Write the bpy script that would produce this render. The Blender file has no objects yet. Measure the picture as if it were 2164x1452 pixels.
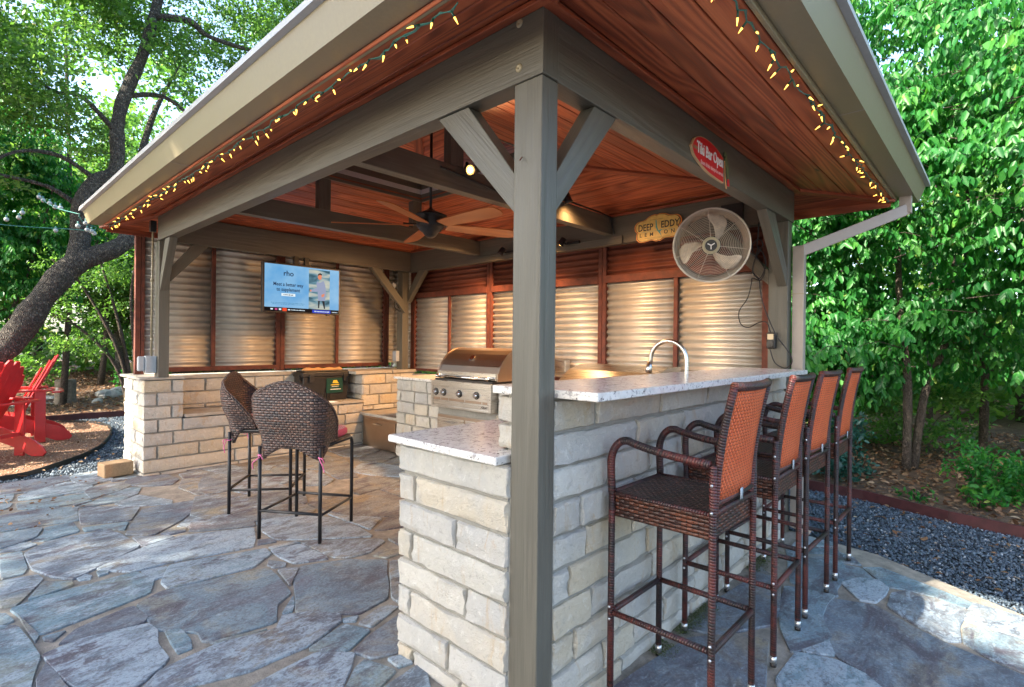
import bpy, bmesh, math, random
import numpy as np
from mathutils import Vector, Matrix, Euler
random.seed(7)
RNG = np.random.default_rng(11)
R = math.radians
S = bpy.context.scene
COL = S.collection

# ---------------------------------------------------------------- camera, world, sun, exposure
cam_d = bpy.data.cameras.new('camera'); cam = bpy.data.objects.new('camera', cam_d); COL.objects.link(cam)
cam_d.sensor_width = 36; cam_d.lens = 1122.4 / 2164 * 36; cam_d.clip_end = 500; cam_d.clip_start = .05
yaw, pit, rol = R(42.771), R(-.071), R(.599)
F = Vector((math.cos(yaw), math.sin(yaw), 0)); RT = Vector((math.sin(yaw), -math.cos(yaw), 0)); U = Vector((0, 0, 1))
F2 = F * math.cos(pit) + U * math.sin(pit); U2 = U * math.cos(pit) - F * math.sin(pit)
R2 = RT * math.cos(rol) + U2 * math.sin(rol); U3 = U2 * math.cos(rol) - RT * math.sin(rol)
m = Matrix.Identity(4)
for i in range(3):
    m[i][0] = R2[i]; m[i][1] = U3[i]; m[i][2] = -F2[i]
m[0][3], m[1][3], m[2][3] = 0, 0, 1.37
cam.matrix_world = m
S.camera = cam

SUN_AZ, SUN_EL = 168, 38          # degrees, counter-clockwise from +X
W = bpy.data.worlds.new('World'); S.world = W; W.use_nodes = True
nt = W.node_tree; nt.nodes.clear()
sky = nt.nodes.new('ShaderNodeTexSky'); sky.sky_type = 'NISHITA'; sky.sun_disc = False
sky.sun_elevation = R(SUN_EL); sky.sun_rotation = R(90 - SUN_AZ); sky.air_density = 1.0; sky.dust_density = 2.5; sky.ozone_density = 1.2
bg = nt.nodes.new('ShaderNodeBackground'); bg.inputs['Strength'].default_value = .15
ou = nt.nodes.new('ShaderNodeOutputWorld')
nt.links.new(sky.outputs[0], bg.inputs[0]); nt.links.new(bg.outputs[0], ou.inputs[0])
sd = bpy.data.lights.new('sun', 'SUN'); sun = bpy.data.objects.new('sun', sd); COL.objects.link(sun)
sd.energy = 3.8; sd.angle = R(.53); sd.color = (1, .90, .74)
sdir = Vector((math.cos(R(SUN_AZ)) * math.cos(R(SUN_EL)), math.sin(R(SUN_AZ)) * math.cos(R(SUN_EL)), math.sin(R(SUN_EL))))
sun.rotation_euler = sdir.to_track_quat('Z', 'Y').to_euler(); sun.location = (0, 0, 20)
S.view_settings.view_transform = 'Standard'; S.view_settings.look = 'None'
S.view_settings.exposure = 2.5; S.view_settings.gamma = 1; S.view_settings.use_curve_mapping = False
S.render.engine = 'CYCLES'
S.cycles.max_bounces = 8; S.cycles.diffuse_bounces = 4; S.cycles.glossy_bounces = 4; S.cycles.transmission_bounces = 6
S.cycles.transparent_max_bounces = 6; S.cycles.use_denoising = True; S.cycles.sample_clamp_indirect = 6

# ---------------------------------------------------------------- helpers
WL = {}     # world translation of every root/part, so world-space meshes can be parented

def prop(o, label=None, cat=None, group=None, kind=None):
    if label: o['label'] = label
    if cat: o['category'] = cat
    if group: o['group'] = group
    if kind: o['kind'] = kind
    return o

def thing(name, loc, label, cat, group=None, rz=0):
    o = bpy.data.objects.new(name, None); COL.objects.link(o)
    o.location = loc; o.rotation_euler = (0, 0, rz); o.empty_display_size = .1
    WL[o.name] = Vector(loc)
    return prop(o, label, cat, group)

def link(name, data, parent=None, local=False):
    o = bpy.data.objects.new(name, data); COL.objects.link(o)
    if parent is not None:
        o.parent = parent
        if not local:
            o.location = -WL[parent.name]
            WL[o.name] = Vector((0, 0, 0))
        else:
            WL[o.name] = WL[parent.name].copy() if parent.type != 'EMPTY' else Vector((0, 0, 0))
    else:
        WL[o.name] = Vector((0, 0, 0))
    return o

def nrm(v):
    v = Vector(v); return v.normalized()

class MB:
    def __init__(s):
        s.v = []; s.f = []; s.uv = []     # uv: per face list or None
    def add(s, vs, fs, uvs=None):
        n = len(s.v); s.v += [tuple(v) for v in vs]
        for i, f in enumerate(fs):
            s.f.append([n + k for k in f]); s.uv.append(uvs[i] if uvs else None)
        return s
    def box(s, x0, x1, y0, y1, z0, z1):
        vs = [(x, y, z) for z in (z0, z1) for y in (y0, y1) for x in (x0, x1)]
        return s.add(vs, [(0, 2, 3, 1), (4, 5, 7, 6), (0, 1, 5, 4), (2, 6, 7, 3), (0, 4, 6, 2), (1, 3, 7, 5)])
    def obox(s, c, ax, ay, az, hx, hy, hz):
        c = Vector(c); ax, ay, az = nrm(ax) * hx, nrm(ay) * hy, nrm(az) * hz
        vs = [c + ax * x + ay * y + az * z for z in (-1, 1) for y in (-1, 1) for x in (-1, 1)]
        return s.add(vs, [(0, 2, 3, 1), (4, 5, 7, 6), (0, 1, 5, 4), (2, 6, 7, 3), (0, 4, 6, 2), (1, 3, 7, 5)])
    def beam(s, a, b, w, h, up=(0, 0, 1)):      # box from a to b, w sideways, h along up
        a, b = Vector(a), Vector(b); d = b - a; u = Vector(up)
        side = d.cross(u).normalized(); u2 = side.cross(d).normalized()
        return s.obox((a + b) / 2, d, side, u2, d.length / 2, w / 2, h / 2)
    def prism(s, poly, ext, flip=False):        # 3-D polygon extruded by vector ext
        n = len(poly); e = Vector(ext)
        vs = [Vector(p) for p in poly] + [Vector(p) + e for p in poly]
        fs = [list(range(n)), list(range(2 * n - 1, n - 1, -1))] + [(i, i + n, (i + 1) % n + n, (i + 1) % n) for i in range(n)]
        return s.add(vs, fs)
    def tube(s, pts, r, seg=10, cap=True, uvs=1.0):
        pts = [Vector(p) for p in pts]; n = len(pts)
        rr = r if isinstance(r, (list, tuple)) else [r] * n
        t0 = (pts[1] - pts[0]).normalized()
        ref = Vector((0, 0, 1)) if abs(t0.z) < .9 else Vector((1, 0, 0))
        a = t0.cross(ref).normalized()
        vs = []; L = 0; Ls = []
        for i, p in enumerate(pts):
            t = ((pts[min(i + 1, n - 1)] - p).normalized() + (p - pts[max(i - 1, 0)]).normalized()) if 0 < i < n - 1 else (pts[1] - pts[0] if i == 0 else pts[-1] - pts[-2])
            t.normalize(); a = (a - t * a.dot(t)); a.normalize(); b = t.cross(a)
            if i: L += (p - pts[i - 1]).length
            Ls.append(L)
            for k in range(seg):
                th = 2 * math.pi * k / seg
                vs.append(p + (a * math.cos(th) + b * math.sin(th)) * rr[i])
        fs = []; uv = []
        for i in range(n - 1):
            for k in range(seg):
                k2 = (k + 1) % seg
                fs.append((i * seg + k, i * seg + k2, (i + 1) * seg + k2, (i + 1) * seg + k))
                c = 2 * math.pi * (rr[i] or .001)
                uv.append([(Ls[i], k / seg * c), (Ls[i], (k + 1) / seg * c), (Ls[i + 1], (k + 1) / seg * c), (Ls[i + 1], k / seg * c)])
        if cap:
            fs.append(tuple(range(seg - 1, -1, -1))); uv.append(None)
            fs.append(tuple(range((n - 1) * seg, n * seg))); uv.append(None)
        return s.add(vs, fs, uv)
    def lathe(s, prof, c=(0, 0, 0), ax=(0, 0, 1), seg=24):      # prof: (radius, height)
        az = nrm(ax); ref = Vector((0, 0, 1)) if abs(az.z) < .9 else Vector((1, 0, 0))
        a = az.cross(ref).normalized(); b = az.cross(a); c = Vector(c); vs = []
        for r, h in prof:
            for k in range(seg):
                th = 2 * math.pi * k / seg
                vs.append(c + az * h + (a * math.cos(th) + b * math.sin(th)) * r)
        fs = [(i * seg + k, i * seg + (k + 1) % seg, (i + 1) * seg + (k + 1) % seg, (i + 1) * seg + k) for i in range(len(prof) - 1) for k in range(seg)]
        return s.add(vs, fs)
    def torus(s, c, ax, Rr, r, seg=32, s2=6):
        az = nrm(ax); ref = Vector((0, 0, 1)) if abs(az.z) < .9 else Vector((1, 0, 0))
        a = az.cross(ref).normalized(); b = az.cross(a); c = Vector(c); vs = []
        for k in range(seg):
            th = 2 * math.pi * k / seg; d = a * math.cos(th) + b * math.sin(th)
            for j in range(s2):
                p = 2 * math.pi * j / s2
                vs.append(c + d * (Rr + r * math.cos(p)) + az * (r * math.sin(p)))
        fs = [(k * s2 + j, ((k + 1) % seg) * s2 + j, ((k + 1) % seg) * s2 + (j + 1) % s2, k * s2 + (j + 1) % s2) for k in range(seg) for j in range(s2)]
        return s.add(vs, fs)
    def ball(s, c, r, seg=10, rings=6, sc=(1, 1, 1)):
        prof = [(max(1e-4, math.sin(math.pi * i / rings)), -math.cos(math.pi * i / rings)) for i in range(rings + 1)]
        vs = []
        for a, h in prof:
            for k in range(seg):
                th = 2 * math.pi * k / seg
                vs.append((c[0] + r * sc[0] * a * math.cos(th), c[1] + r * sc[1] * a * math.sin(th), c[2] + r * sc[2] * h))
        fs = [(i * seg + k, i * seg + (k + 1) % seg, (i + 1) * seg + (k + 1) % seg, (i + 1) * seg + k) for i in range(rings) for k in range(seg)]
        return s.add(vs, fs)
    def mesh(s, name, mat, smooth=False, grain=None):
        me = bpy.data.meshes.new(name); me.from_pydata(s.v, [], s.f); me.update()
        V = np.array(s.v)
        if grain is None:
            e = V.max(0) - V.min(0); g = Vector([0, 0, 0]); g[int(np.argmax(e))] = 1
        else: g = nrm(grain)
        uvl = me.uv_layers.new(name='UV').data
        for p, uv in zip(me.polygons, s.uv):
            if uv:
                for li, q in zip(p.loop_indices, uv): uvl[li].uv = q
            else:
                n = p.normal
                gg = g - n * g.dot(n)
                if gg.length < .3:
                    gg = Vector((0, 0, 1)) - n * n.z
                    if gg.length < .3: gg = Vector((1, 0, 0))
                gg.normalize(); h = n.cross(gg)
                for li, vi in zip(p.loop_indices, p.vertices):
                    co = me.vertices[vi].co
                    uvl[li].uv = (co.dot(gg), co.dot(h))
        me.materials.append(mat)
        if smooth:
            me.shade_smooth()
            if smooth == 'angle': me.set_sharp_from_angle(angle=R(28))
        return me
    def build(s, name, mat, parent=None, smooth=False, bevel=0, grain=None, local=False, seg=2):
        o = link(name, s.mesh(name, mat, smooth, grain), parent, local)
        if bevel:
            b = o.modifiers.new('bevel', 'BEVEL'); b.width = bevel; b.segments = seg; b.limit_method = 'ANGLE'; b.harden_normals = False
        return o

def copy_tree(o, parent=None):
    c = o.copy(); COL.objects.link(c)
    if parent is not None: c.parent = parent
    for ch in o.children: copy_tree(ch, c)
    return c

def spline(pts, n=8):       # Catmull-Rom
    P = [Vector(p) for p in pts]; P = [P[0] * 2 - P[1]] + P + [P[-1] * 2 - P[-2]]; out = []
    for i in range(1, len(P) - 2):
        for k in range(n):
            t = k / n; a, b, c, d = P[i - 1], P[i], P[i + 1], P[i + 2]
            out.append(.5 * ((2 * b) + (c - a) * t + (2 * a - 5 * b + 4 * c - d) * t * t + (3 * b - a - 3 * c + d) * t ** 3))
    out.append(P[-2]); return out

def gz(y): return -.0222 * (6.28 - y)

# ---------------------------------------------------------------- materials
def new_mat(name):
    m = bpy.data.materials.new(name); m.use_nodes = True; t = m.node_tree; t.nodes.clear()
    o = t.nodes.new('ShaderNodeOutputMaterial'); b = t.nodes.new('ShaderNodeBsdfPrincipled')
    t.links.new(b.outputs[0], o.inputs[0]); return m, t, b, o
def N(t, ty, **k):
    n = t.nodes.new('ShaderNode' + ty)
    for a, v in k.items():
        if a.startswith('i_'):
            key = a[2:]; key = int(key) if key.isdigit() else key.replace('_', ' ')
            n.inputs[key].default_value = v
        else: setattr(n, a, v)
    return n
def ramp(t, fac, stops, interp='LINEAR'):
    r = t.nodes.new('ShaderNodeValToRGB'); e = r.color_ramp.elements; r.color_ramp.interpolation = interp
    while len(e) < len(stops): e.new(.5)
    for el, (p, c) in zip(e, stops):
        el.position = p; el.color = (*c, 1) if len(c) == 3 else c
    t.links.new(fac, r.inputs[0]); return r.outputs[0]
def mix(t, fac, a, b, mode='MIX'):
    n = t.nodes.new('ShaderNodeMix'); n.data_type = 'RGBA'; n.blend_type = mode
    for s, x in ((0, fac), (6, a), (7, b)):
        if isinstance(x, (int, float)): n.inputs[s].default_value = x
        elif isinstance(x, tuple): n.inputs[s].default_value = (*x, 1) if len(x) == 3 else x
        else: t.links.new(x, n.inputs[s])
    return n.outputs[2]
def math_(t, op, a, b=0.0, c=None):
    n = t.nodes.new('ShaderNodeMath'); n.operation = op
    for i, x in enumerate((a, b) if c is None else (a, b, c)):
        if isinstance(x, (int, float)): n.inputs[i].default_value = x
        else: t.links.new(x, n.inputs[i])
    return n.outputs[0]
def coords(t, kind='Object', scale=(1, 1, 1), rnd=0.0, rot=(0, 0, 0)):
    tc = t.nodes.new('ShaderNodeTexCoord'); mp = t.nodes.new('ShaderNodeMapping')
    mp.inputs['Scale'].default_value = scale; mp.inputs['Rotation'].default_value = rot
    t.links.new(tc.outputs[kind], mp.inputs[0])
    if rnd:
        oi = t.nodes.new('ShaderNodeObjectInfo'); sc = N(t, 'VectorMath', operation='MULTIPLY'); sc.inputs[1].default_value = (rnd, rnd * 1.7, rnd * .6)
        cb = t.nodes.new('ShaderNodeCombineXYZ')
        for i in range(3): t.links.new(oi.outputs['Random'], cb.inputs[i])
        t.links.new(cb.outputs[0], sc.inputs[0]); ad = N(t, 'VectorMath', operation='ADD')
        t.links.new(mp.outputs[0], ad.inputs[0]); t.links.new(sc.outputs[0], ad.inputs[1]); return ad.outputs[0]
    return mp.outputs[0]
def noise(t, vec, scale=5, detail=4, rough=.55, dist=0):
    n = t.nodes.new('ShaderNodeTexNoise'); n.inputs['Scale'].default_value = scale; n.inputs['Detail'].default_value = detail
    n.inputs['Roughness'].default_value = rough; n.inputs['Distortion'].default_value = dist
    t.links.new(vec, n.inputs['Vector']); return n.outputs[0]
def bump(t, b, h, strength=.3, dist=.01):
    n = t.nodes.new('ShaderNodeBump'); n.inputs['Strength'].default_value = strength; n.inputs['Distance'].default_value = dist
    t.links.new(h, n.inputs['Height']); t.links.new(n.outputs[0], b.inputs['Normal']); return n

def simple(name, col, rough=.5, metal=0, var=.0, nscale=20, bmp=0, emit=None, es=0, spec=.5, coat=0):
    m, t, b, o = new_mat(name)
    b.inputs['Roughness'].default_value = rough; b.inputs['Metallic'].default_value = metal
    b.inputs['Specular IOR Level'].default_value = spec
    if coat: b.inputs['Coat Weight'].default_value = coat
    v = coords(t, 'Object', rnd=3.0); n = noise(t, v, nscale, 5)
    d = tuple(max(0, c * (1 - var)) for c in col); l = tuple(min(1, c * (1 + var)) for c in col)
    t.links.new(ramp(t, n, [(.3, d), (.7, l)]), b.inputs['Base Color'])
    rr = math_(t, 'MULTIPLY_ADD', n, .25, rough - .12); t.links.new(rr, b.inputs['Roughness'])
    if bmp: bump(t, b, n, bmp, .004)
    if emit: b.inputs['Emission Color'].default_value = (*emit, 1); b.inputs['Emission Strength'].default_value = es
    return m

def wood(name, dark, mid, light, rough=.55, gs=1.0, rndtint=.25, bstr=.35, knots=False, coat=0, rg_=.28):
    m, t, b, o = new_mat(name)
    wob = noise(t, coords(t, 'UV', (1.4, 5 * gs, 1), rnd=7.0), 1.2, 3, .5)
    cn = noise(t, coords(t, 'UV', (.55 * gs, 6.5 * gs, 1), rnd=7.0), 1.0, 1.5, .4, .35)
    ringv = math_(t, 'MULTIPLY_ADD', math_(t, 'SINE', math_(t, 'MULTIPLY', cn, 62)), .5, .5)
    fib = noise(t, coords(t, 'UV', (4, 160 * gs, 1), rnd=5.0), 1, 3, .6)
    f = math_(t, 'ADD', math_(t, 'MULTIPLY', ringv, rg_), math_(t, 'MULTIPLY', fib, .70 - rg_))
    f = math_(t, 'ADD', f, math_(t, 'MULTIPLY', wob, .38))
    c = ramp(t, f, [(.25, dark), (.52, mid), (.85, light)])
    oi = t.nodes.new('ShaderNodeObjectInfo')
    k = math_(t, 'MULTIPLY_ADD', oi.outputs['Random'], rndtint * 2, 1 - rndtint)
    hs = t.nodes.new('ShaderNodeHueSaturation'); t.links.new(c, hs.inputs['Color']); t.links.new(k, hs.inputs['Value'])
    out = hs.outputs[0]
    if knots:
        vo = N(t, 'TexVoronoi'); vo.inputs['Scale'].default_value = 1.0
        t.links.new(coords(t, 'UV', (1.3, 5.5, 1), rnd=9.0), vo.inputs['Vector'])
        out = mix(t, ramp(t, vo.outputs[0], [(.03, (1, 1, 1)), (.075, (0, 0, 0))]), out, tuple(x * .35 for x in dark))
    t.links.new(out, b.inputs['Base Color']); b.inputs['Roughness'].default_value = rough
    t.links.new(math_(t, 'MULTIPLY_ADD', fib, .3, rough - .15), b.inputs['Roughness'])
    if coat: b.inputs['Coat Weight'].default_value = coat; b.inputs['Coat Roughness'].default_value = .3
    bump(t, b, math_(t, 'ADD', math_(t, 'MULTIPLY', ringv, .45), fib), bstr, .0035)
    return m

M_ = {}
M_['paint'] = wood('taupe_paint', (.080, .073, .058), (.103, .095, .075), (.138, .127, .101), .45, .8, .05, .6, rg_=.14)
M_['cedar'] = wood('red_cedar_stain', (.11, .021, .010), (.33, .070, .027), (.54, .155, .062), .48, 1, .26, .35, knots=True)
M_['trimcedar'] = wood('cedar_trim', (.11, .022, .010), (.27, .058, .022), (.42, .11, .045), .5, 1, .1, .3)
M_['blade'] = wood('maple_fan_blade', (.33, .085, .022), (.42, .125, .033), (.50, .17, .05), .35, .6, .05, .1)
M_['gutter'] = simple('gutter_enamel', (.27, .225, .145), .38, 0, .06, 60)
M_['gutterlip'] = simple('drip_edge_enamel', (.46, .46, .47), .4, 0, .06, 40)
M_['downspout'] = simple('downspout_enamel', (.34, .29, .25), .42, 0, .07, 9)
M_['black'] = simple('black_metal', (.018, .018, .02), .42, .2, .3, 30)
M_['plastic'] = simple('black_plastic', (.02, .017, .016), .45, 0, .3, 20)
M_['rubber'] = simple('black_cable', (.012, .012, .013), .5, 0, .2, 20)
M_['bolt'] = simple('galvanised_bolt', (.55, .55, .55), .3, .9, .15, 60)
M_['whitebox'] = simple('pale_grey_plastic', (.36, .39, .42), .4, 0, .08, 20)
M_['rust'] = simple('rusted_steel', (.115, .032, .020), .7, .1, .45, 14, .4)
M_['redpaint'] = simple('red_chair_paint', (.52, .018, .022), .33, 0, .12, 10, .05, coat=.3)
M_['pink'] = simple('pink_ribbon', (.68, .16, .33), .7, 0, .1)
M_['bag'] = simple('tan_bag', (.62, .33, .13), .6, 0, .15, 12, .3)
M_['bulb'] = simple('amber_bulb', (.9, .55, .12), .25, 0, .05, 5, 0, (1, .50, .08), .9)
M_['socket'] = simple('green_socket', (.012, .085, .055), .45, 0, .2)
M_['globe'] = simple('clear_globe', (.30, .34, .34), .1, 0, .05, 5, 0)
M_['wireg'] = simple('green_wire', (.03, .16, .14), .5)
M_['lampglow'] = simple('lamp_glow', (1, .6, .25), .3, 0, .02, 5, 0, (1, .50, .14), 22)
M_['chrome'] = simple('chrome', (.72, .72, .72), .10, 1, .03, 5)
M_['stump'] = simple('weathered_wood', (.16, .13, .10), .9, 0, .4, 20, .6)
M_['rock'] = simple('field_rock', (.32, .31, .29), .85, 0, .35, 9, .6)
M_['brick'] = simple('tan_paver', (.34, .22, .12), .9, 0, .2, 60, .7)
M_['mulchedge'] = simple('rusted_edging', (.065, .018, .02), .6, .1, .35, 12, .3)

def stainless(name, col=(.62, .60, .56), rough=.28, sc=(3, 3, 220)):
    m, t, b, o = new_mat(name); b.inputs['Metallic'].default_value = 1
    n = noise(t, coords(t, 'Object', sc), 1, 3, .6); n2 = noise(t, coords(t, 'Object'), 3.5, 3)
    t.links.new(ramp(t, n2, [(.3, tuple(c * .85 for c in col)), (.7, col)]), b.inputs['Base Color'])
    t.links.new(math_(t, 'MULTIPLY_ADD', n, .08, rough - .04), b.inputs['Roughness'])
    bump(t, b, n, .012, .001); return m
M_['steel'] = stainless('brushed_stainless')
M_['steeldark'] = stainless('aged_stainless', (.42, .33, .26), .33)

def corr(name, a, b_, metal, rough, stain):
    m, t, b, o = new_mat(name); b.inputs['Metallic'].default_value = metal
    n = noise(t, coords(t, 'Object', (2, 2, .8), rnd=5), 1.5, 5, .6, .4); n2 = noise(t, coords(t, 'Object', (2.5, 2.5, 60), rnd=5), 1, 4, .6)
    c = ramp(t, n, [(.3, a), (.7, b_)]); c = mix(t, math_(t, 'MULTIPLY', ramp(t, n2, [(.55, (0, 0, 0)), (.75, (1, 1, 1))]), .5), c, stain)
    t.links.new(c, b.inputs['Base Color']); t.links.new(math_(t, 'MULTIPLY_ADD', n2, .2, rough - .1), b.inputs['Roughness']); return m
M_['galv'] = corr('galvanised_corrugated', (.50, .47, .42), (.66, .63, .57), .6, .46, (.32, .24, .17))
M_['rustcorr'] = corr('rusted_corrugated', (.10, .026, .015), (.18, .05, .028), .05, .65, (.06, .022, .015))

def limestone():
    m, t, b, o = new_mat('split_limestone')
    oi = t.nodes.new('ShaderNodeObjectInfo'); v = coords(t, 'Object', rnd=11)
    base = ramp(t, oi.outputs['Random'], [(0, (.50, .475, .42)), (.3, (.60, .56, .485)), (.5, (.49, .47, .435)), (.72, (.59, .52, .41)), (.9, (.53, .45, .33)), (1, (.63, .61, .56))])
    n1 = noise(t, v, 3.2, 5, .6, .6); n2 = noise(t, v, 30, 7, .72); n3 = noise(t, v, 150, 3, .6)
    st = noise(t, coords(t, 'Object', (9, 9, 2.4), rnd=4), 1.2, 5, .7, 1.0)
    c = mix(t, ramp(t, n1, [(.45, (0, 0, 0)), (.70, (.7, .7, .7))]), base, (.42, .42, .41))
    c = mix(t, ramp(t, st, [(.56, (0, 0, 0)), (.76, (.75, .75, .75))]), c, (.46, .30, .13))
    c = mix(t, ramp(t, n2, [(.30, (.5, .5, .5)), (.42, (0, 0, 0))]), c, (.24, .22, .19)); c = mix(t, ramp(t, n2, [(.55, (0, 0, 0)), (.72, (.6, .6, .6))]), c, (.74, .72, .66))
    t.links.new(c, b.inputs['Base Color']); b.inputs['Roughness'].default_value = .85
    h = math_(t, 'ADD', math_(t, 'MULTIPLY', n2, 1.0), math_(t, 'MULTIPLY', n3, .35)); h = math_(t, 'ADD', h, math_(t, 'MULTIPLY', n1, .6))
    bump(t, b, h, .9, .018); return m
M_['stone'] = limestone()

def capstone():
    m, t, b, o = new_mat('sawn_ledge_stone'); v = coords(t, 'Object', rnd=5)
    n = noise(t, v, 6, 6, .65, .4); n2 = noise(t, v, 60, 4, .6)
    c = ramp(t, n, [(.3, (.30, .27, .23)), (.55, (.42, .385, .33)), (.75, (.48, .45, .40))])
    t.links.new(c, b.inputs['Base Color']); b.inputs['Roughness'].default_value = .8; bump(t, b, math_(t, 'ADD', n, n2), .45, .008); return m
M_['cap'] = capstone()

def mortar(name, a, b_):
    m, t, b, o = new_mat(name); v = coords(t, 'Object')
    n = noise(t, v, 8, 6, .7); n2 = noise(t, v, 120, 3, .7)
    t.links.new(ramp(t, n, [(.3, a), (.7, b_)]), b.inputs['Base Color']); b.inputs['Roughness'].default_value = .95
    bump(t, b, math_(t, 'ADD', math_(t, 'MULTIPLY', n, 2.0), n2), .8, .008); return m
M_['mortar'] = mortar('wall_mortar', (.24, .23, .20), (.33, .315, .28))
M_['joint'] = mortar('patio_joint_mortar', (.14, .128, .108), (.36, .32, .265))

def flag():
    m, t, b, o = new_mat('flagstone_slate')
    oi = t.nodes.new('ShaderNodeObjectInfo'); at = N(t, 'Attribute', attribute_type='OBJECT', attribute_name='tone'); 
    v = coords(t, 'Object', (1, 1, 1), rnd=13); vs = coords(t, 'Object', (1.0, 2.0, 1), rnd=13, rot=(0, 0, R(-28)))
    base = ramp(t, at.outputs['Fac'], [(.0, (.105, .20, .25)), (.2, (.185, .26, .30)), (.4, (.125, .14, .18)), (.6, (.145, .12, .135)), (.8, (.23, .205, .17)), (1, (.27, .20, .14))])
    n1 = noise(t, vs, 2.6, 10, .72, .5); n2 = noise(t, vs, 8, 9, .74, .5); n3 = noise(t, v, 70, 5, .7); n4 = noise(t, v, 2.0, 4, .6, .4)
    n5 = noise(t, v, 2.3, 7, .68, .6); c0_ = ramp(t, n5, [(.36, (.13, .115, .15)), (.45, (.12, .20, .25)), (.54, (.27, .34, .36)), (.62, (.32, .27, .15))]); base = mix(t, .42, base, c0_); n6 = noise(t, vs, 4.2, 9, .75, .3); base = mix(t, ramp(t, n6, [(.34, (.9, .9, .9)), (.52, (0, 0, 0))]), base, (.058, .048, .062))
    c = mix(t, ramp(t, n1, [(.38, (.9, .9, .9)), (.48, (0, 0, 0))]), base, (.075, .062, .082))
    wf_ = math_(t, 'ADD', n2, math_(t, 'MULTIPLY_ADD', oi.outputs['Random'], .22, -.13)); c = mix(t, ramp(t, wf_, [(.50, (0, 0, 0)), (.59, (.9, .9, .9))]), c, (.31, .375, .43))
    c = mix(t, ramp(t, n4, [(.62, (0, 0, 0)), (.74, (.7, .7, .7))]), c, (.36, .29, .15))
    c = mix(t, ramp(t, n3, [(.34, (.75, .75, .75)), (.50, (0, 0, 0))]), c, (.10, .095, .10)); c = mix(t, ramp(t, n3, [(.54, (0, 0, 0)), (.68, (.5, .5, .5))]), c, (.32, .35, .37))
    t.links.new(c, b.inputs['Base Color']); t.links.new(math_(t, 'MULTIPLY_ADD', n2, .35, .42), b.inputs['Roughness'])
    h = math_(t, 'ADD', math_(t, 'MULTIPLY', n1, 1.6), math_(t, 'ADD', math_(t, 'MULTIPLY', n2, .8), math_(t, 'MULTIPLY', n3, .25)))
    bump(t, b, h, .8, .014); return m
M_['flag'] = flag()

def granite():
    m, t, b, o = new_mat('white_granite'); v = coords(t, 'Object')
    n1 = noise(t, v, 22, 5, .7); n2 = noise(t, v, 52, 4, .72, .3); n3 = noise(t, v, 34, 3, .7, .5)
    c = ramp(t, n1, [(.35, (.62, .59, .55)), (.55, (.74, .72, .68)), (.7, (.68, .63, .57))])
    c = mix(t, ramp(t, n3, [(.37, (.8, .8, .8)), (.44, (0, 0, 0))]), c, (.27, .25, .25))
    c = mix(t, ramp(t, n2, [(.36, (1, 1, 1)), (.40, (0, 0, 0))]), c, (.035, .03, .035))
    t.links.new(c, b.inputs['Base Color']); b.inputs['Roughness'].default_value = .2; b.inputs['Specular IOR Level'].default_value = .4
    return m
M_['granite'] = granite()

def wicker(name, cols, sx, sy, off=.5, kind='weave', bs=.9, rough=.4):
    m, t, b, o = new_mat(name)
    v = coords(t, 'UV', (1, 1, 1))
    br = N(t, 'TexBrick', offset=off, squash=1.0, offset_frequency=2)
    br.inputs['Scale'].default_value = 1; br.inputs['Mortar Size'].default_value = min(sx, sy) * .13; br.inputs['Mortar Smooth'].default_value = .6
    br.inputs['Brick Width'].default_value = sx; br.inputs['Row Height'].default_value = sy; br.inputs['Bias'].default_value = 0
    br.inputs['Color1'].default_value = (*cols[0], 1); br.inputs['Color2'].default_value = (*cols[1], 1); br.inputs['Mortar'].default_value = (*cols[2], 1)
    t.links.new(v, br.inputs['Vector'])
    n = noise(t, coords(t, 'UV', (1, 1, 1), rnd=4), 9, 3)
    c = mix(t, ramp(t, n, [(.35, (0, 0, 0)), (.7, (.55, .55, .55))]), br.outputs[0], cols[3] if len(cols) > 3 else cols[1])
    c = mix(t, br.outputs[1], c, cols[2])
    t.links.new(c, b.inputs['Base Color']); b.inputs['Roughness'].default_value = rough
    # rounded strand profile across each strand
    sep = t.nodes.new('ShaderNodeSeparateXYZ'); t.links.new(v, sep.inputs[0])
    py = math_(t, 'ABSOLUTE', math_(t, 'SINE', math_(t, 'MULTIPLY', sep.outputs[1], math.pi / sy)))
    row = math_(t, 'FLOOR', math_(t, 'DIVIDE', sep.outputs[1], sy)); odd = math_(t, 'MULTIPLY', math_(t, 'MODULO', row, 2.0), off)
    pxx = math_(t, 'ABSOLUTE', math_(t, 'SINE', math_(t, 'MULTIPLY', math_(t, 'ADD', math_(t, 'DIVIDE', sep.outputs[0], sx), odd), math.pi)))
    h = math_(t, 'MULTIPLY', math_(t, 'POWER', py, .5), math_(t, 'POWER', pxx, .5)) if kind == 'weave' else math_(t, 'POWER', py, .5)
    bump(t, b, h, bs, min(sx, sy) * .55); return m
DK = (.020, .013, .013); RD = (.105, .024, .020)
M_['wick'] = wicker('dark_wicker_weave', ((.040, .030, .030), (.12, .055, .04), (.003, .003, .003), (.065, .036, .03)), .036, .016)
M_['wickside'] = wicker('brown_wicker_weave', ((.03, .018, .015), (.15, .045, .02), (.003, .003, .003), (.07, .02, .015)), .045, .015)
M_['orange'] = wicker('orange_wicker_weave', ((.82, .15, .035), (.72, .11, .025), (.10, .010, .006), (.85, .19, .06)), .026, .013, rough=.45)
M_['shell'] = wicker('shell_wicker_weave', ((.055, .042, .040), (.17, .085, .058), (.003, .003, .003), (.085, .052, .045)), .040, .0185)

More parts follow.
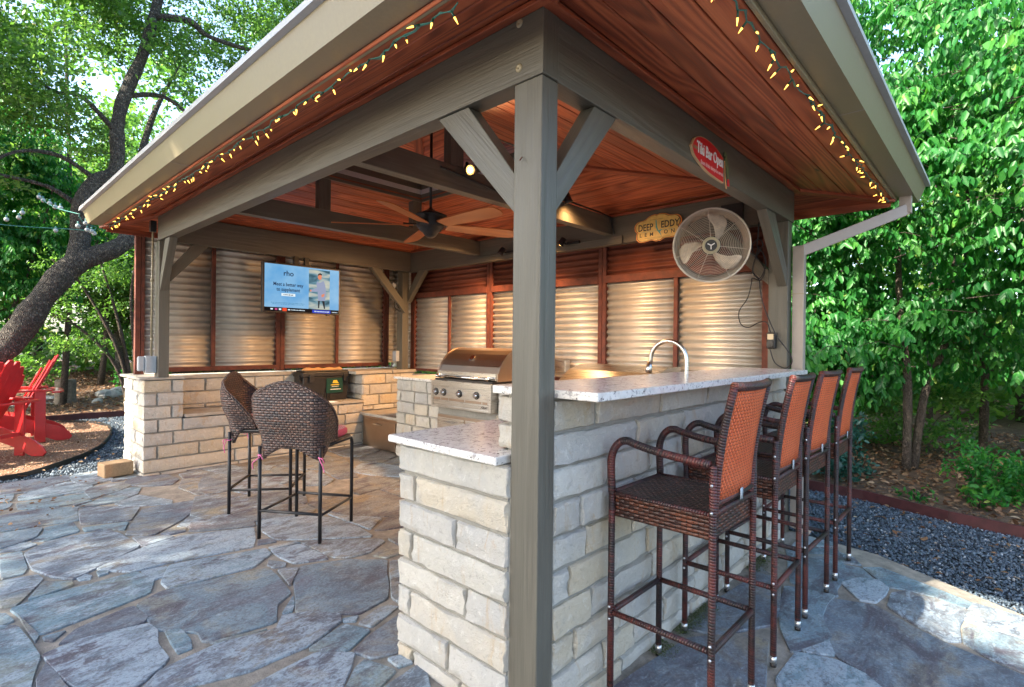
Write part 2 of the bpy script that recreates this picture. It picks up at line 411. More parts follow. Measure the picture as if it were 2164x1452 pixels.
def wrapped():
    m, t, b, o = new_mat('wrapped_wicker_cane'); tc = t.nodes.new('ShaderNodeTexCoord'); sep = t.nodes.new('ShaderNodeSeparateXYZ'); t.links.new(tc.outputs['UV'], sep.inputs[0])
    u = math_(t, 'ADD', sep.outputs[0], math_(t, 'MULTIPLY', sep.outputs[1], .12))
    band = math_(t, 'FLOOR', math_(t, 'DIVIDE', u, .011)); wn = N(t, 'TexWhiteNoise', noise_dimensions='1D'); t.links.new(math_(t, 'MULTIPLY', band, .37), wn.inputs['W'])
    n = noise(t, coords(t, 'UV', (1, 1, 1), rnd=6), 4, 2)
    f = math_(t, 'MULTIPLY_ADD', wn.outputs[0], .4, math_(t, 'MULTIPLY_ADD', n, 1.6, -.5))
    c = ramp(t, f, [(.25, DK), (.5, (.045, .018, .018)), (.75, RD)])
    prof = math_(t, 'ABSOLUTE', math_(t, 'SINE', math_(t, 'MULTIPLY', u, math.pi / .011)))
    c = mix(t, ramp(t, prof, [(.05, (1, 1, 1)), (.3, (0, 0, 0))]), c, (.006, .004, .004))
    t.links.new(c, b.inputs['Base Color']); b.inputs['Roughness'].default_value = .38; bump(t, b, math_(t, 'POWER', prof, .5), .8, .004); return m
M_['cane'] = wrapped()

def cushion():
    m, t, b, o = new_mat('pink_cushion_fabric'); v = coords(t, 'Object')
    sep = t.nodes.new('ShaderNodeSeparateXYZ'); t.links.new(v, sep.inputs[0])
    zig = math_(t, 'PINGPONG', sep.outputs[0], .02); w = math_(t, 'SINE', math_(t, 'MULTIPLY', math_(t, 'ADD', sep.outputs[1], zig), 2 * math.pi / .022))
    c = mix(t, ramp(t, w, [(.4, (0, 0, 0)), (.6, (1, 1, 1))]), (.50, .17, .21), (.66, .50, .52))
    g = t.nodes.new('ShaderNodeNewGeometry'); sg = t.nodes.new('ShaderNodeSeparateXYZ'); t.links.new(g.outputs['Normal'], sg.inputs[0])
    c = mix(t, ramp(t, sg.outputs[2], [(.55, (0, 0, 0)), (.75, (1, 1, 1))]), (.56, .09, .14), c)
    t.links.new(c, b.inputs['Base Color']); b.inputs['Roughness'].default_value = .9; return m
M_['cushion'] = cushion()

def leafmat(name, stops, trans=.45, rough=.35, gloss=.5):
    m = bpy.data.materials.new(name); m.use_nodes = True; t = m.node_tree; t.nodes.clear()
    o = t.nodes.new('ShaderNodeOutputMaterial'); b = t.nodes.new('ShaderNodeBsdfPrincipled'); tr = t.nodes.new('ShaderNodeBsdfTranslucent'); mx = t.nodes.new('ShaderNodeMixShader')
    at = N(t, 'Attribute', attribute_type='GEOMETRY', attribute_name='tint')
    c = ramp(t, at.outputs['Fac'], stops); t.links.new(c, b.inputs['Base Color'])
    b.inputs['Roughness'].default_value = rough; b.inputs['Specular IOR Level'].default_value = gloss
    hs = t.nodes.new('ShaderNodeHueSaturation'); hs.inputs['Hue'].default_value = .485; hs.inputs['Saturation'].default_value = 1.1; hs.inputs['Value'].default_value = 2.0
    t.links.new(c, hs.inputs['Color']); t.links.new(hs.outputs[0], tr.inputs[0])
    mx.inputs[0].default_value = trans; t.links.new(b.outputs[0], mx.inputs[1]); t.links.new(tr.outputs[0], mx.inputs[2]); t.links.new(mx.outputs[0], o.inputs[0]); return m
M_['oakleaf'] = leafmat('oak_leaves', [(0, (.025, .075, .018)), (.5, (.075, .18, .035)), (.85, (.13, .25, .055)), (1, (.24, .27, .07))], .5)
M_['ligleaf'] = leafmat('broad_green_leaves', [(0, (.012, .080, .020)), (.35, (.022, .145, .028)), (.6, (.045, .20, .034)), (.85, (.085, .28, .045)), (1, (.24, .33, .07))], .42, .42, .35)
M_['farleaf'] = leafmat('woodland_leaves', [(0, (.03, .085, .02)), (.5, (.08, .20, .04)), (.85, (.17, .28, .065)), (1, (.32, .31, .12))], .5)
M_['blueleaf'] = leafmat('blue_green_leaves', [(0, (.010, .045, .035)), (.6, (.025, .10, .075)), (1, (.05, .15, .10))], .3)
M_['litter'] = leafmat('dry_leaves', [(0, (.07, .035, .02)), (.4, (.16, .09, .05)), (.75, (.30, .20, .12)), (.93, (.42, .33, .22)), (1, (.16, .22, .06))], .15, .8, .2)

M_['shadeleaf'] = leafmat('shade_tree_leaves', [(0, (.02, .05, .015)), (.5, (.05, .11, .03)), (1, (.12, .16, .05))], .08)  # passes little light, for the added out-of-view trees that block the sun
def bark(name, a, b_, c_, sc=1.0):
    m, t, b, o = new_mat(name); v = coords(t, 'Object', (1, 1, .35)); v2 = coords(t, 'Object')
    vo = N(t, 'TexVoronoi', feature='DISTANCE_TO_EDGE'); vo.inputs['Scale'].default_value = 60 * sc; t.links.new(v, vo.inputs['Vector'])
    n = noise(t, v2, 30 * sc, 6, .75); n2 = noise(t, v2, 3, 4, .6)
    c = ramp(t, n, [(.35, a), (.52, b_), (.68, c_)]); c = mix(t, ramp(t, n2, [(.55, (0, 0, 0)), (.75, (.6, .6, .6))]), c, (.09, .095, .05))
    c = mix(t, ramp(t, vo.outputs[0], [(.02, (.8, .8, .8)), (.16, (0, 0, 0))]), c, a)
    t.links.new(c, b.inputs['Base Color']); b.inputs['Roughness'].default_value = .95
    bump(t, b, math_(t, 'ADD', math_(t, 'MULTIPLY', vo.outputs[0], 3), n), 1, .02); return m
M_['oakbark'] = bark('oak_bark', (.028, .024, .021), (.095, .084, .070), (.34, .30, .24))
M_['stem'] = bark('shrub_bark', (.06, .045, .035), (.12, .09, .07), (.22, .17, .13), 1.3)

def ground_mat(name, cols, scale=6, fine=70, b_=.6):
    m, t, b, o = new_mat(name); v = coords(t, 'Object')
    n = noise(t, v, scale, 8, .7, .3); n2 = noise(t, v, fine, 4, .7)
    c = ramp(t, math_(t, 'MULTIPLY_ADD', n2, .4, math_(t, 'MULTIPLY', n, .6)), [(.3, cols[0]), (.48, cols[1]), (.6, cols[2]), (.75, cols[3])])
    t.links.new(c, b.inputs['Base Color']); b.inputs['Roughness'].default_value = .95; bump(t, b, math_(t, 'ADD', n, n2), b_, .03); return m
M_['soil'] = ground_mat('woodland_floor', ((.035, .022, .015), (.08, .05, .032), (.14, .095, .06), (.25, .18, .11)))
M_['gravelbase'] = ground_mat('dark_gravel_base', ((.012, .015, .02), (.025, .032, .042), (.04, .05, .065), (.07, .08, .10)), 40, 160)
M_['sand'] = ground_mat('tan_pea_gravel', ((.16, .085, .045), (.25, .135, .075), (.31, .18, .105), (.38, .25, .155)), 25, 150, .8)
M_['hill'] = ground_mat('far_ground', ((.015, .022, .01), (.03, .04, .018), (.05, .055, .025), (.07, .065, .03)), .8, 12)
def pebble(name, stops):
    m, t, b, o = new_mat(name); at = N(t, 'Attribute', attribute_type='GEOMETRY', attribute_name='tint')
    t.links.new(ramp(t, at.outputs['Fac'], stops), b.inputs['Base Color']); b.inputs['Roughness'].default_value = .5; return m
M_['pebble'] = pebble('blue_black_gravel', [(0, (.022, .034, .048)), (.6, (.062, .088, .118)), (.95, (.12, .16, .20)), (.975, (.34, .36, .37)), (1, (.28, .21, .14))])
M_['tanpebble'] = pebble('tan_gravel', [(0, (.24, .13, .07)), (.7, (.42, .25, .15)), (.9, (.55, .40, .28)), (1, (.08, .09, .11))])
# ---------------------------------------------------------------- ground, patio
def ground_sheet(name, poly, mat, dz, kind='structure'):
    mb = MB(); mb.add([(x, y, gz(y) + dz) for x, y in poly], [tuple(range(len(poly)))])
    return prop(mb.build(name, mat), kind=kind)
def grid_sheet(name, x0, x1, y0, y1, nx, ny, fz, mat):
    xs = np.linspace(x0, x1, nx); ys = np.linspace(y0, y1, ny); v = []
    for y in ys:
        for x in xs: v.append((x, y, fz(x, y)))
    f = [(j * nx + i, j * nx + i + 1, (j + 1) * nx + i + 1, (j + 1) * nx + i) for j in range(ny - 1) for i in range(nx - 1)]
    me = bpy.data.meshes.new(name); me.from_pydata(v, [], f); me.materials.append(mat); me.shade_smooth()
    o = link(name, me); return prop(o, kind='structure')
def gfun(x, y):
    z = gz(min(max(y, -6), 30)) - .055
    d = max(0, math.hypot(x - 3, y - 3.5) - 7.5)
    z += .05 * math.sin(x * .9 + 1) * math.cos(y * .7) * min(1, d / 3)
    if d > 20: z -= (d - 20) * .03
    return z
grid_sheet('ground', -260, 260, -260, 260, 3, 3, lambda x, y: -1.2, M_['hill'])
grid_sheet('ground', -32, 48, -32, 48, 121, 121, gfun, M_['soil'])
ground_sheet('gravel_bed', [(-6, 6.4), (1.5, 6.4), (7.5, 6.2), (4.7, 11.0), (1.6, 10.85), (.6, 10.95), (-.6, 11.5), (-6, 11.5)], M_['gravelbase'], -.035)
ground_sheet('gravel_bed', [(4.0, -.6), (4.4, -.05), (4.75, 1.1), (4.8, 6.3), (6.6, 6.3), (6.2, 1.5), (6.2, 1.0), (6.02, .34), (5.97, -.15), (5.8, -1.2), (5.3, -3.5), (3.0, -4.5)], M_['gravelbase'], -.035)
circ = [(.412, 7.04), (.62, 7.11), (.867, 7.377), (1.158, 7.74), (1.435, 8.334), (1.667, 9.191), (1.71, 9.744), (1.60, 10.2), (1.285, 10.504), (.7, 10.72), (0, 10.7), (-.8, 10.4), (-1.4, 9.7), (-1.6, 8.9), (-1.3, 8.0), (-.8, 7.4), (-.1, 7.1)]
ground_sheet('seating_circle', circ, M_['sand'], -.006)
mb = MB()
cl = spline([Vector((x, y, gz(y) + .0)) for x, y in circ + circ[:1]], 4)
for a, b in zip(cl[:-1], cl[1:]): mb.beam(a, b, .012, .05)
prop(mb.build('garden_edging', M_['rubber']), 'thin black edging strip curving round the tan gravel circle', 'edging')
def edging(pts, label):
    t = thing('garden_edging', (pts[0][0], pts[0][1], gz(pts[0][1])), label, 'edging')
    for a, b in zip(pts[:-1], pts[1:]):
        mb = MB(); mb.beam((a[0], a[1], gz(a[1]) + .015), (b[0], b[1], gz(b[1]) + .015), .02, .11); mb.build('edging_board', M_['mulchedge'], t)
edging([(6.9, 6.3), (6.22, 1.5), (6.2, 1.0), (6.02, .34), (5.97, -.15), (5.85, -1.2), (5.4, -3.4)], 'rusty edging board between the dark gravel and the leaf mulch on the right')
edging([(4.6, 10.95), (2.2, 10.76), (1.6, 10.83), (1.07, 10.79), (.6, 10.96), (-1.5, 11.3), (-6, 11.6)], 'rusty edging board behind the red chairs along the leaf covered bank')

patio_poly = [(-7, -7), (2.2, -7), (3.6, -2.2), (4.19, -.1), (4.61, .66), (4.66, 1.25), (4.66, 6.4), (1.45, 6.5), (1.40, 6.84), (.87, 6.78), (.4, 6.78), (-3, 6.75), (-7, 6.7)]
patio = ground_sheet('patio', patio_poly, M_['joint'], -.004)
mb = MB(); pp = patio_poly + patio_poly[:1]
for a, b in zip(pp[:-1], pp[1:]): mb.add([(a[0], a[1], gz(a[1]) - .004), (b[0], b[1], gz(b[1]) - .004), (b[0], b[1], gz(b[1]) - .09), (a[0], a[1], gz(a[1]) - .09)], [(0, 1, 2, 3)])
mb.build('patio_edge', M_['joint'], patio)

FL = '0.78,5.57 0.74,5.31 0.73,5.2 0.61,5.22 0.31,5.27 0.33,5.68 0.56,5.72;0.78,5.44 0.86,5.47 1.14,5.24 1.02,4.93 0.74,5.06;0.29,4.88 0.31,5.2 0.51,5.19 0.53,5.15 0.47,4.97 0.34,4.87;0.54,5.16 0.7,5.17 0.7,4.91 0.52,4.84 0.45,4.89 0.52,5;0.29,4.83 0.37,4.91 0.43,4.89 0.47,4.8 0.39,4.74 0.28,4.8;0.4,4.65 0.52,4.8 0.84,4.79 0.9,4.62 0.94,4.31 0.77,4.18 0.55,4.01 0.47,4.13 0.41,4.34;0.93,4.62 1.14,5.14 1.47,5.14 1.57,5.09 1.52,4.96 1.19,4.58 1.08,4.48;0.73,4.96 1,4.89 0.94,4.72 0.84,4.83 0.73,4.87;1.1,4.46 1.21,4.53 1.27,4.48 1.25,4.4 1.14,4.4;0.94,4.53 1.17,4.34 0.95,4.27;1.26,4.39 1.32,4.46 1.69,4.31 1.64,4.17 1.32,4.33;1.24,4.55 1.55,4.92 1.67,4.89 1.77,4.54 1.69,4.34 1.32,4.48;0.68,4.08 0.81,4.18 0.99,4.26 1.19,4.32 1.62,4.15 1.55,3.92 1.48,3.79 1.01,3.89 0.83,3.89 0.71,4.03;0.56,4.03 0.61,4.05 0.64,3.99 0.62,3.94 0.57,3.96;0.66,4.04 0.72,4 0.71,3.96 0.66,3.95;0.28,4.72 0.38,4.71 0.38,4.37 0.36,4.29 0.26,4.29;0.25,4.25 0.41,4.21 0.42,4.12 0.3,3.84 0.23,3.87;0.34,3.87 0.42,4.08 0.54,3.97 0.54,3.92 0.4,3.87;0.28,3.8 0.41,3.85 0.82,3.87 0.87,3.68 0.81,3.52 0.36,3.4;0.85,3.87 0.99,3.84 0.93,3.69 0.88,3.68;0.91,3.62 1.01,3.83 1.52,3.69 1.51,3.59 1.35,3.47 1,3.49 0.91,3.5;0.74,3.41 0.87,3.49 1,3.46 1.41,3.38 1.4,3.24 1.37,2.98 1.26,2.9 1.19,2.74 0.9,2.79 0.87,2.81 0.89,2.91 0.78,3.07 0.76,3.07;1.43,3.43 1.47,3.5 1.54,3.38 1.51,3.33 1.44,3.36;1.55,3.64 1.73,3.61 1.77,3.3 1.75,3.26 1.57,3.33 1.54,3.51;1.55,3.7 1.73,3.67 1.75,3.63 1.56,3.65;1.52,3.79 1.56,3.88 1.63,3.84 1.64,3.76;1.76,3.66 1.96,3.49 2.19,3.31 2.18,3.25 2,3.17 1.86,3.19 1.8,3.25;2.23,3.28 2.4,3.35 2.41,3.2 2.22,3.1;1.99,3.1 2.1,3.13 2.23,3.01 2.13,3 2.04,3;1.47,3.11 1.57,3.26 1.84,3.16 2.01,2.97 1.74,2.56 1.53,2.51 1.32,2.76 1.38,2.9;2.03,2.94 2.18,2.83 1.76,2.31 1.76,2.54;1.45,3.33 1.56,3.26 1.41,3.05;1.24,2.79 1.38,2.94 1.34,2.83 1.29,2.77;1.64,2.49 1.7,2.48 1.73,2.42 1.51,2.35 1.48,2.43;1.44,2.52 1.52,2.49 1.48,2.45 1.43,2.49;0.93,2.72 1.15,2.66 1.23,2.76 1.35,2.69 1.45,2.56 1.42,2.51 1.21,2.43 1.05,2.43 0.94,2.43 0.66,2.52 0.55,2.56 0.67,2.69 0.78,2.71;0.89,2.77 1.12,2.71 1.13,2.69 1.06,2.69 0.91,2.74;1.19,2.39 1.42,2.47 1.49,2.33 1.32,2.25;1.34,2.23 1.47,2.29 1.8,2.38 1.6,2.03 1.38,2.12;0.77,3.03 0.83,2.99 0.84,2.87 0.82,2.78 0.76,2.77 0.76,2.9;0.35,3.37 0.44,3.36 0.38,3.29 0.35,3.32;0.39,3.24 0.47,3.34 0.71,3.41 0.74,3.23 0.71,3.18 0.46,3.22;0.34,3.17 0.47,3.2 0.72,3.14 0.73,3.04 0.7,2.92 0.71,2.78 0.68,2.74 0.55,2.63 0.43,2.7 0.36,3.04;0.18,3.65 0.28,3.56 0.3,3.34 0.31,3.17 0.26,2.84 0.14,2.97;0.32,3.26 0.37,3.23 0.32,3.19;0.29,2.98 0.33,3.09 0.35,3.01 0.38,2.79 0.28,2.86;0.88,2.29 1.02,2.32 1.2,2.33 1.33,2.21 1.26,2.14 1.13,2 0.85,2.23;1.16,2.01 1.28,2.12 1.34,2.14 1.4,1.97 1.24,1.91;1.41,2.07 1.47,2.05 1.48,1.96 1.41,1.98;1.27,1.91 1.53,1.94 1.39,1.71 1.22,1.85;0.2,3.81 0.25,3.77 0.27,3.64 0.22,3.63 0.19,3.65;0.29,3.7 0.33,3.46 0.34,3.38 0.32,3.33 0.3,3.49;0.4,6.78 0.46,6.79 0.87,6.78 0.86,6.57 0.73,6.46 0.58,6.34 0.47,6.35 0.37,6.38 0.24,6.39 0.25,6.79;0.88,6.66 0.93,6.76 1.19,6.77 1.15,6.35 1.08,6.31 0.98,6.23 0.92,6.31 0.89,6.48;1.15,6.35 1.34,6.36 1.37,6.28 1.25,6.26 1.19,6.24 1.14,6.26;0.24,6.34 0.37,6.35 0.46,6.33 0.44,6.18 0.42,6.09 0.36,6.09 0.23,6.11;0.48,6.21 0.57,6.32 0.72,6.43 0.84,6.49 0.98,6.2 0.95,6.13 0.89,6.02 0.74,6.09 0.55,6.16;0.47,6.09 0.47,6.14 0.73,6.06 0.76,6.03 0.54,6.05;0.46,5.99 0.53,5.98 0.88,5.96 0.89,5.74 0.78,5.68 0.64,5.7 0.45,5.8;0.27,6.04 0.36,6.06 0.43,6.02 0.4,5.9 0.34,5.83 0.26,5.77;0.91,6.02 0.95,6.13 1.08,6.16 1.19,6.14 1.23,5.99 1.11,5.86 0.91,5.75 0.9,5.82;0.77,5.66 0.88,5.71 0.92,5.68 0.77,5.6;0.93,5.67 1.21,5.92 1.29,5.85 1.21,5.65 1.05,5.52 0.83,5.51 0.78,5.56;1.02,5.46 1.21,5.62 1.38,5.27 1.35,5.16 1.07,5.33;1.23,6.17 1.36,6.29 1.58,6.19 1.61,5.94 1.51,5.79 1.33,5.89 1.24,6.01;1.71,5.65 1.8,5.85 1.93,5.92 2,5.81 2.17,5.87 2.19,5.75 2.17,5.67 1.85,5.31 1.82,5.25 1.66,5.25 1.63,5.39;2.15,6.22 2.21,6.12 2.2,5.85 2.01,5.84 1.93,6.09 1.89,6.28 2.01,6.35;1.88,6.24 1.91,6.06 1.81,5.89 1.66,5.93 1.68,6.16;2.37,5.7 2.54,5.8 2.59,5.51 2.52,5.41 2.38,5.49;2.24,5.82 2.52,6.08 2.57,5.92 2.35,5.67 2.21,5.69;2.58,5.85 2.79,5.91 3.01,5.78 2.84,5.4 2.66,5.53;2.14,5.31 2.24,5.45 2.54,5.32 2.5,5.18 2.29,5.14;2.57,5.31 2.71,5.39 2.74,5.16 2.71,4.94 2.57,4.84 2.42,4.93;2.78,5.12 3.01,5.08 2.96,4.87 2.77,4.93;2.83,5.36 3.12,5.87 3.22,5.65 3.17,5.46 3.03,5.12 2.81,5.17;3.47,6.56 3.84,6.36 3.81,5.78 3.47,5.68 3.32,5.78 3.33,6.26;3.4,5.57 3.79,5.71 3.77,5.39 3.49,5.25 3.34,5.44;3.48,5.2 3.79,5.32 3.83,5.14 3.67,4.97 3.47,5.12;3.09,5.18 3.28,5.35 3.43,5.23 3.52,4.92 3.5,4.71 3.29,4.58 3.12,4.83 3.04,5.07;2.77,4.66 2.86,4.76 3.03,4.8 3.22,4.5 2.88,4.38 2.65,4.35 2.64,4.43;2.88,4.35 3.2,4.46 3.25,4.33 2.91,3.87 2.9,4.02;2.18,4.4 2.4,4.57 2.52,4.27 2.84,4.33 2.86,3.98 2.88,3.86 2.68,3.62 2.48,3.7 2.31,3.89 2.21,4.16;2.17,4.06 2.29,3.88 2.45,3.67 2.24,3.52 2.22,3.77;2.25,3.48 2.48,3.64 2.65,3.55 2.52,3.37 2.31,3.45;1.69,4.23 1.74,4.24 2.02,4.19 2.14,3.95 2.2,3.67 2.18,3.39 1.93,3.57 1.66,3.81 1.65,4.02;1.57,4.51 1.82,4.63 2.14,4.42 2.15,4.21 2.04,4.15 1.75,4.27 1.38,4.35 1.3,4.45 1.34,4.55 1.43,4.52;1.55,5.22 1.65,5.21 1.93,4.99 2.32,4.8 2.18,4.43 1.84,4.67 1.59,4.57 1.45,4.57 1.39,4.75;1.84,5.27 2.17,5.62 2.27,5.06 2.32,4.84 1.93,5.01;3.88,0.74 4.04,0.68 4.09,0.57 4.01,0.51 3.89,0.51 3.73,0.53 3.7,0.61;4.25,0.68 4.35,0.59 4.15,0.12 4.04,0.16 4.09,0.3 4.07,0.43 4.04,0.51 4.12,0.58;3.93,0.48 4.03,0.42 4.03,0.22 4,0.14 3.75,0.17 3.57,0.15 3.53,0.2 3.61,0.34 3.73,0.47;3.99,0.13 4.14,0.11 4.13,-0.1 4.12,-0.32 3.87,-0.3 3.85,-0.09 3.86,0.05 3.87,0.16;3.74,0.14 3.83,0.05 3.82,-0.09 3.83,-0.3 3.44,-0.27 3.45,-0.08 3.5,0.05 3.57,0.13;3.48,0.82 3.6,0.72 3.69,0.53 3.55,0.34 3.47,0.19 3.4,-0.08 3.31,-0.3 2.98,-0.2 2.79,0.26 2.84,0.38 2.91,0.45 2.95,0.56 3.12,0.64 3.29,0.74;3.34,0.81 3.31,0.77 3.09,0.65 2.96,0.58 2.88,0.7 3.02,0.8;2.84,0.72 2.91,0.57 2.88,0.46 2.83,0.38 2.77,0.26 2.55,0.32 2.35,0.61 2.56,0.72;4.11,0.99 4.17,0.88 4.22,0.69 4.1,0.61 3.94,0.75 3.77,0.74 3.66,0.72 3.48,0.85;4.15,1.01 4.49,1.07 4.47,0.97 4.41,0.77 4.28,0.7 4.22,0.89;2.21,1.19 2.57,1.15 2.79,0.98 2.84,0.86 2.46,0.76 2.18,0.74 1.82,1.1 1.89,1.23;2.67,1.2 2.89,1.21 3.39,1.18 3.73,1.18 3.6,1.02 3.04,0.89 2.74,1.05;4.2,1.14 4.48,0.88 4.07,0.75 3.71,0.75 3.65,0.97;3.55,0.98 3.64,0.73 3.31,0.73 3.12,0.63 2.83,0.75 3.03,0.85;4.3,1.14 4.6,1.14 4.61,0.94 4.52,0.9;1.72,6.09 2.11,6.22 2.34,5.93 2.39,5.5 1.92,5.3 1.6,5.3 1.55,5.64;2.59,6.49 3.1,6.39 3.19,5.87 2.82,5.6 2.45,5.95;1.67,6.6 2.05,6.64 2.14,6.32 1.79,6.21'
TONES = [.25, .42, .3, .05, .3, .42, .45, .1, .4, .45, .7, .75, .3, .1, .1, .2, .3, .05, .02, .1, .2, .28, .45, .62, .3, .5, .7, .78, .8, .32, .72, .7, .05, .85, .1, .5, .15, .08, .5, .05, .1, .48, .35, .03, .1, .5, .47, .1, .05, .3, .2, .3]
def smooth_poly(p, n=2):
    for _ in range(n):
        q = []
        for i in range(len(p)):
            a, b = Vector(p[i]), Vector(p[(i + 1) % len(p)])
            q += [tuple(a * .92 + b * .08), tuple(a * .08 + b * .92)]
        p = q
    return p
rr_ = random.Random(5)
def flagstone(poly, tone):
    if len(poly) < 3: return
    ar = sum(poly[i][0] * poly[(i + 1) % len(poly)][1] - poly[(i + 1) % len(poly)][0] * poly[i][1] for i in range(len(poly))) / 2
    if ar < 0: poly = poly[::-1]
    if abs(ar) < .002: return
    # drop near duplicates, subdivide, jitter
    q = []
    for p in poly:
        if not q or (Vector(p) - Vector(q[-1])).length > .03: q.append(p)
    p2 = []
    for i in range(len(q)):
        a, b = Vector(q[i]), Vector(q[(i + 1) % len(q)]); k = max(1, int((b - a).length / .16))
        for j in range(k):
            w = a.lerp(b, j / k); jt = .007 if abs(ar) > .05 else .003
            p2.append((w.x + rr_.uniform(-jt, jt), w.y + rr_.uniform(-jt, jt)))
    p2 = smooth_poly(p2, 1)
    c = sum((Vector(p) for p in p2), Vector((0, 0))) / len(p2); n = len(p2)
    h = rr_.uniform(.004, .009); tx, ty = rr_.uniform(-.0025, .0025), rr_.uniform(-.0025, .0025); ins = .004
    def ring(sc_in, z):
        sc_in = sc_in - .016 * min(1, abs(ar) * 8)
        out = []
        for p in p2:
            d = Vector(p) - c; l = d.length; s = max(.3, (l - sc_in) / l) if l else 1
            x, y = c.x + d.x * s, c.y + d.y * s
            out.append((x, y, gz(y) + z + tx * d.x * 2 + ty * d.y * 2))
        return out
    vs = ring(0, -.02) + ring(0, h - .005) + ring(ins, h)
    fs = [(i, (i + 1) % n, n + (i + 1) % n, n + i) for i in range(n)] + [(n + i, n + (i + 1) % n, 2 * n + (i + 1) % n, 2 * n + i) for i in range(n)] + [tuple(range(2 * n, 3 * n))]
    mb = MB(); mb.add(vs, fs); o = mb.build('flagstone', M_['flag'], patio); o['tone'] = float(tone)
stones = [[tuple(map(float, q.split(','))) for q in s.split()] for s in FL.split(';')]
for i, s_ in enumerate(stones):
    if i < len(TONES): tn = TONES[i]
    else:
        cx = sum(p[0] for p in s_) / len(s_); cy = sum(p[1] for p in s_) / len(s_)
        inside = cx > 1.45 and cy > 2.0
        tn = rr_.uniform(.62, 1) if inside else rr_.choice([.05, .2, .3, .42, .5, .22, .1])
    flagstone(s_, tn)
# flagstones outside the photographed part of the patio
occ = [(min(p[0] for p in s_), max(p[0] for p in s_), min(p[1] for p in s_), max(p[1] for p in s_)) for s_ in stones]
for gx in range(-9, 7):
    for gy in range(-9, 10):
        x, y = gx * .62 + rr_.uniform(-.05, .05) + (gy % 2) * .3, gy * .52
        if x > 2.2 + max(0, (y + 2.2) * .8) or x < -4.5 or y > 6.2 or x > 3.6: continue
        if (y > 1.0 and x > 1.2): continue
        if y > 1.2 and x > -1 - 0 and x / max(y, .1) > .02: continue
        if y < 1.3 and x > .9 and y > -.35 * x + .2: continue
        if any(a - .3 < x < b + .3 and c_ - .24 < y < d + .24 for a, b, c_, d in occ): continue
        n = 7; flagstone([(x + .29 * rr_.uniform(.88, 1.03) * math.cos(2 * math.pi * k / n), y + .25 * rr_.uniform(.88, 1.03) * math.sin(2 * math.pi * k / n)) for k in range(n)], rr_.choice([.05, .2, .3, .42, .5]))

# ---------------------------------------------------------------- split-stone facing
def stone(parent, O, Ud, Nd, u0, u1, z0, z1, rnd, depth=.06, mat='stone'):
    Ud, Nd = Vector(Ud), Vector(Nd); L, H = u1 - u0, z1 - z0
    nu = max(2, min(9, int(L / .05)))
    us = [0, .005] + [.005 + (L - .010) * i / nu for i in range(1, nu)] + [L - .005, L]
    zs = [0, .005, H * .28, H * .5, H * .74, H - .005, H]
    J = lambda s: rnd.uniform(-s, s)
    proud = rnd.uniform(.004, .013); tilt = J(.004)
    vs = []
    for j, z in enumerate(zs):
        for i, u in enumerate(us):
            eu = i in (0, len(us) - 1); ez = j in (0, len(zs) - 1)
            d = proud - .009 if (eu or ez) else proud + J(.0065) + tilt * (z / H - .5) * 2 + (.004 if (1 < i < len(us) - 2 and 1 < j < 5) else 0)
            uu = u + (J(.003) if eu else 0) + (0 if eu else J(.004)); zz = z + (J(.0028) if ez else J(.004))
            if eu and ez: uu += .003 if i == 0 else -.003
            vs.append(Vector(O) + Ud * (u0 + uu) + Nd * d + Vector((0, 0, z0 + zz)))
    W_ = len(us); Hn = len(zs)
    fs = [(j * W_ + i, j * W_ + i + 1, (j + 1) * W_ + i + 1, (j + 1) * W_ + i) for j in range(Hn - 1) for i in range(W_ - 1)]
    per = [i for i in range(W_)] + [j * W_ + W_ - 1 for j in range(1, Hn)] + [(Hn - 1) * W_ + i for i in range(W_ - 2, -1, -1)] + [j * W_ for j in range(Hn - 2, 0, -1)]
    b0 = len(vs); vs += [vs[k] - Nd * depth for k in per]; n = len(per)
    fs += [(per[(k + 1) % n], per[k], b0 + k, b0 + (k + 1) % n) for k in range(n)]
    if Ud.cross(Vector((0, 0, 1))).dot(Nd) < 0: fs = [f[::-1] for f in fs]
    mb = MB(); mb.add(vs, fs); return mb.build('stone', M_[mat], parent, smooth='angle')
def facing(parent, O, Ud, Nd, L, ztop, zbot, seed, course=.1335, j=.016, holes=(), lo=.16, hi=.46, joints=None, depth=.06):
    rnd = random.Random(seed); z1 = ztop; k = 0
    while z1 > zbot + .02:
        z0 = max(z1 - course, zbot)
        ivs = [(0, L)]
        for hu0, hu1, hz0, hz1 in holes:
            if hz0 < z1 - .03 and hz1 > z0 + .03:
                nv = []
                for a, b in ivs:
                    if hu1 <= a or hu0 >= b: nv.append((a, b)); continue
                    if hu0 > a: nv.append((a, hu0))
                    if hu1 < b: nv.append((hu1, b))
                ivs = nv
        for a, b in ivs:
            if b - a < .03: continue
            if joints and k < len(joints): cuts = [a] + [c for c in joints[k] if a + .02 < c < b - .02] + [b]
            else:
                cuts = [a]; u = a + (rnd.uniform(.08, .2) if k % 2 else rnd.uniform(.2, .4))
                while u < b - .09: cuts.append(u); u += rnd.uniform(lo, hi)
                cuts.append(b)
            for c0, c1 in zip(cuts[:-1], cuts[1:]):
                stone(parent, O, Ud, Nd, c0 + (j / 2 if c0 > a else .002), c1 - (j / 2 if c1 < b else .002), z0 + j / 2, z1 - j / 2, rnd, depth)
        z1 -= course; k += 1

# stone bar with granite counters
bar = thing('stone_bar', (2.8, 1.6, -.12), 'pale stone bar wall with raised white granite top and a lower granite ledge', 'bar')
mb = MB(); mb.box(1.605, 4.54, 1.270, 1.50, -.2, 1.158); mb.box(1.496, 4.40, 1.396, 2.06, -.2, .895); mb.build('mortar_core', M_['mortar'], bar)
mb = MB(); mb.box(1.503, 1.56, 1.30, 1.41, -.2, .88); mb.build('mortar_core', M_['mortar'], bar)
